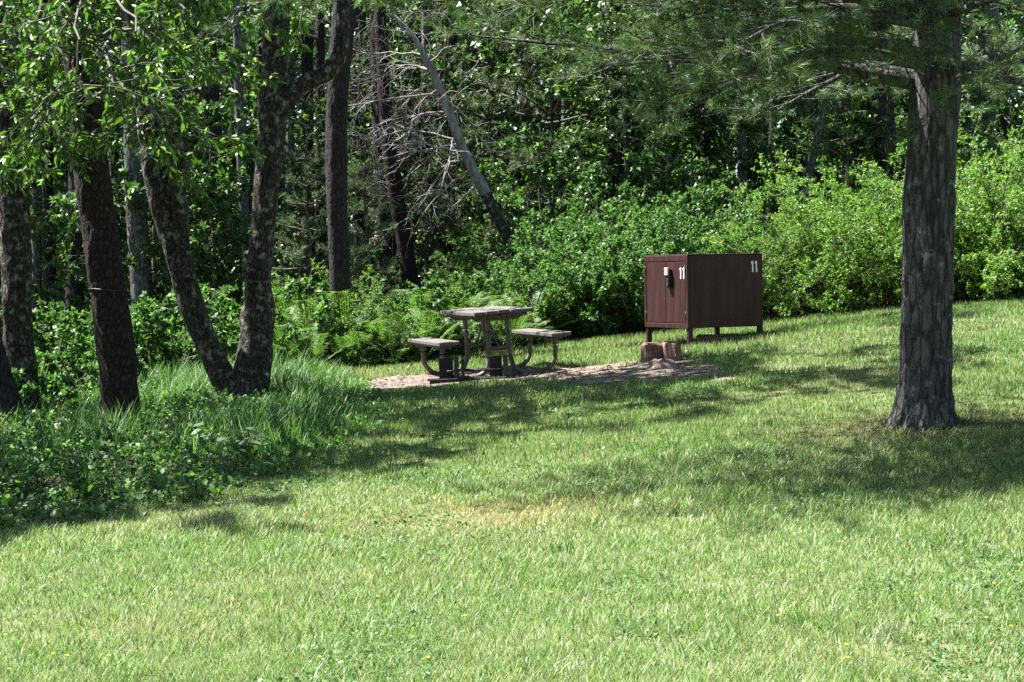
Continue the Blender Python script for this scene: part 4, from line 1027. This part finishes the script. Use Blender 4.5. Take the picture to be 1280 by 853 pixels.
cl = n2(x, y, 2.6, 35); k_ = r.uniform(size=len(x)) < np.clip((cl - .25) * 1.6, .06, .8); x = x[k_]; y = y[k_]; cl = cl[k_]
n = len(x); tg = MB(); V, F, c = blades(r, x, y, r.uniform(.12, .60, n) * (.30 + .8 * cl) * np.clip((lawn_edge(y) - x + .55) / .9, .35, 1) * np.where((y > 17.6) & (y < 20.6) & (x > -3.9) & (x < -2.5), .55, 1), r.uniform(.006, .014, n), .5, [(.055, .125, .032), (.08, .165, .042), (.12, .22, .06), (.20, .22, .12)], [3, 4, 2, .5], .25); tg.add(V, F, c)
tag(tg.build('tall_grass', M['grass'], colors=True), 'tall uncut grass around the feet of the left trees', 'grass', kind='stuff')

# ------------------------------------------------------------------ mown lawn
r = np.random.default_rng(95); lg = MB(); tot = 0
STRAW = np.array(on_ground(572, 648)[:2])
for (d0, d1, dens, Lr, W) in ((5.4, 8.5, 5200, (.028, .08), .0042), (8.5, 11, 4300, (.028, .08), .0050), (11, 14, 3000, (.028, .085), .0062), (14, 18, 1900, (.028, .08), .0080), (18, 22, 1250, (.03, .085), .0105), (22, 26.8, 950, (.03, .09), .012)):
    hw = .33 * d1 + .9; A = 2 * hw * (d1 - d0); n = int(A * dens); y = r.uniform(d0, d1, n); x = r.uniform(-hw, hw, n)
    k = is_lawn(x, y) & (abs(x) < .33 * y + .9); x = x[k]; y = y[k]
    dd = is_dirt(x, y) & (r.uniform(size=len(x)) > np.clip(.02 + (n2(x, y, 3.0, 46) - .5) * .5, .02, .3)); x = x[~dd]; y = y[~dd]
    pat = n2(x, y, .55, 41) * .6 + n2(x, y, 1.7, 42) * .4; bare = n2(x, y, 2.6, 43)
    sd = np.exp(-(((x - STRAW[0]) / .75) ** 2 + ((y - STRAW[1]) / .55) ** 2))
    k = r.uniform(size=len(x)) < np.clip(1.25 - np.clip(bare - .66, 0, 1) * 2.2 - sd * .3, .25, 1); x, y, pat, sd = x[k], y[k], pat[k], sd[k]
    n = len(x); L = r.uniform(*Lr, n) * (.45 + .6 * n2(x, y, 1.1, 44) + .8 * n2(x, y, 4.5, 45) ** 2) * (1 - .45 * sd)
    green = palette(r, n, [(.108, .178, .048), (.148, .224, .066), (.215, .28, .115), (.078, .138, .040)], [3, 4, 2.5, 1.2], .15)
    straw = palette(r, n, [(.30, .28, .16), (.38, .33, .21), (.24, .24, .13)], [2, 1, 2], .15); orange = palette(r, n, [(.36, .24, .11), (.30, .22, .11)], [1, 1], .15)
    ps = np.clip(.12 + (pat - .5) * 1.3, .05, .5); q = r.uniform(size=n)
    c0 = np.where((q < ps)[:, None], straw, green); c0 = np.where((r.uniform(size=n) < sd * .9)[:, None], orange, c0)
    V, F, c = blades(r, x, y, L, W * r.uniform(.7, 1.3, n) * (1.2 if d0 >= 14 else 1), .55, c0, None, tmpl=(NEEDLE if d0 >= 14 else BLADE)); lg.add(V, F, c); tot += n
# clumps of longer, darker blades, and grass left standing round the foot of the pine
n = 60000; y = 5.5 + 18 * r.uniform(size=n) ** 1.4; x = r.uniform(-1, 1, n) * (.33 * y + .6)
k = is_lawn(x, y) & ~is_dirt(x, y) & (n2(x, y, 2.2, 71) * .6 + n2(x, y, 7, 72) * .55 > .80); x = x[k]; y = y[k]
a = r.uniform(0, 6.283, 900); q = .20 + abs(r.normal(0, .09, 900)); x = np.concatenate([x, bp_[0] + np.cos(a) * q * 1.05]); y = np.concatenate([y, bp_[1] + np.sin(a) * q]); n = len(x)
V, F, c = blades(r, x, y, r.uniform(.06, .135, n), r.uniform(.0045, .008, n) * (.8 + y / 30), .75, [(.07, .14, .04), (.10, .18, .055), (.15, .22, .10), (.26, .27, .15)], [3, 3, 2, .6]); lg.add(V, F, c); tot += n
print('lawn blades', tot)
tag(lg.build('grass', M['grass'], colors=True), 'sunlit mown lawn grass sloping up to the clearing', 'grass', kind='stuff')
# tufts of coarser grass in the lawn
for (px, py, lab, cl, nb_, Lh) in ((703, 692, 'dark green coarse tuft in the middle of the lawn', (.06, .125, .04), 34, .13), (1100, 800, 'pale bluish tuft at the lower right of the lawn', (.16, .20, .13), 30, .14), (915, 470, 'tuft of weeds at the edge of the dirt right of the locker', (.05, .10, .03), 40, .2),
                                   (858, 446, 'leafy weed clump beside the pale timber block', (.09, .17, .05), 60, .22), (1240, 700, 'loose grass tuft near the right edge of the lawn', (.10, .17, .06), 40, .13)):
    p = on_ground(px, py); n = nb_; rr = np.random.default_rng(px); x = p[0] + rr.normal(0, .07, n); y = p[1] + rr.normal(0, .06, n)
    b = MB(); V, F, c = blades(rr, x, y, rr.uniform(.5, 1.1, n) * Lh, .008, .6, [cl], [1]); b.add(V - p, F, c); o = b.build('grass_tuft', M['grass'], colors=True); o.location = p
    tag(o, lab, 'grass tuft')
# clover and small weeds in the lawn, fallen needles under the big pine
r = np.random.default_rng(97); n = 90000; y = 5.5 + 18 * r.uniform(size=n) ** 1.3; x = r.uniform(-1, 1, n) * (.33 * y + .6)
k = is_lawn(x, y) & ~is_dirt(x, y) & (n2(x, y, 1.6, 61) + .25 * n2(x, y, 6, 62) > .80); x = x[k]; y = y[k]; n = len(x); a = r.uniform(0, 6.283, n)
P = np.column_stack([x, y, ground(x, y) + r.uniform(.015, .05, n)]); L = r.uniform(.012, .03, n) * (.7 + y / 25)
V, F, c = scatter(P, np.stack([np.cos(a), np.sin(a), r.normal(.1, .3, n)], -1), np.array([0, 0, 1.]) + r.normal(0, .4, (n, 3)), L, L * .85, LEAF2, palette(r, n, [(.075, .16, .05), (.11, .20, .075), (.15, .24, .10)], [2, 2, 1]))
b = MB(); b.add(V, F, c); tag(b.build('clover', M['leaf_soft'], colors=True), 'patches of small clover leaves scattered through the lawn', 'clover', kind='stuff')
n = 5000; a = r.uniform(0, 6.283, n); q = .15 + abs(r.normal(0, .55, n)); x = bp_[0] + np.cos(a) * q * 1.3; y = bp_[1] + np.sin(a) * q; a = r.uniform(0, 6.283, n)
P = np.column_stack([x, y, ground(x, y) + r.uniform(.005, .045, n)])
V, F, c = scatter(P, np.stack([np.cos(a), np.sin(a), r.normal(0, .25, n)], -1), np.tile([0, 0, 1.], (n, 1)), r.uniform(.06, .11, n), .004, NEEDLE, palette(r, n, [(.20, .12, .06), (.28, .18, .10), (.12, .075, .045)], [1, 1, 1]))
b = MB(); b.add(V, F, c); tag(b.build('needle_litter', M['litter'], colors=True), 'brown fallen needles round the foot of the big pine', 'litter', kind='stuff')
# small yellow flowers
fl = MB(); rr = np.random.default_rng(6)
for k in range(26):
    p = on_ground(rr.uniform(0, 1280), rr.uniform(700, 853)) + np.array([0, 0, .05]); a = np.arange(6) * 1.047
    V, F, c = scatter(np.repeat(p[None], 6, 0), np.stack([np.cos(a), np.sin(a), np.full(6, .3)], -1), np.tile([0, 0, 1.], (6, 1)), .011, .009, LEAF2, np.tile([.75, .50, .03], (6, 1))); fl.add(V, F, c)
tag(fl.build('yellow_flowers', M['litter'], colors=True), 'tiny yellow flowers dotted through the near lawn', 'flowers', kind='stuff')
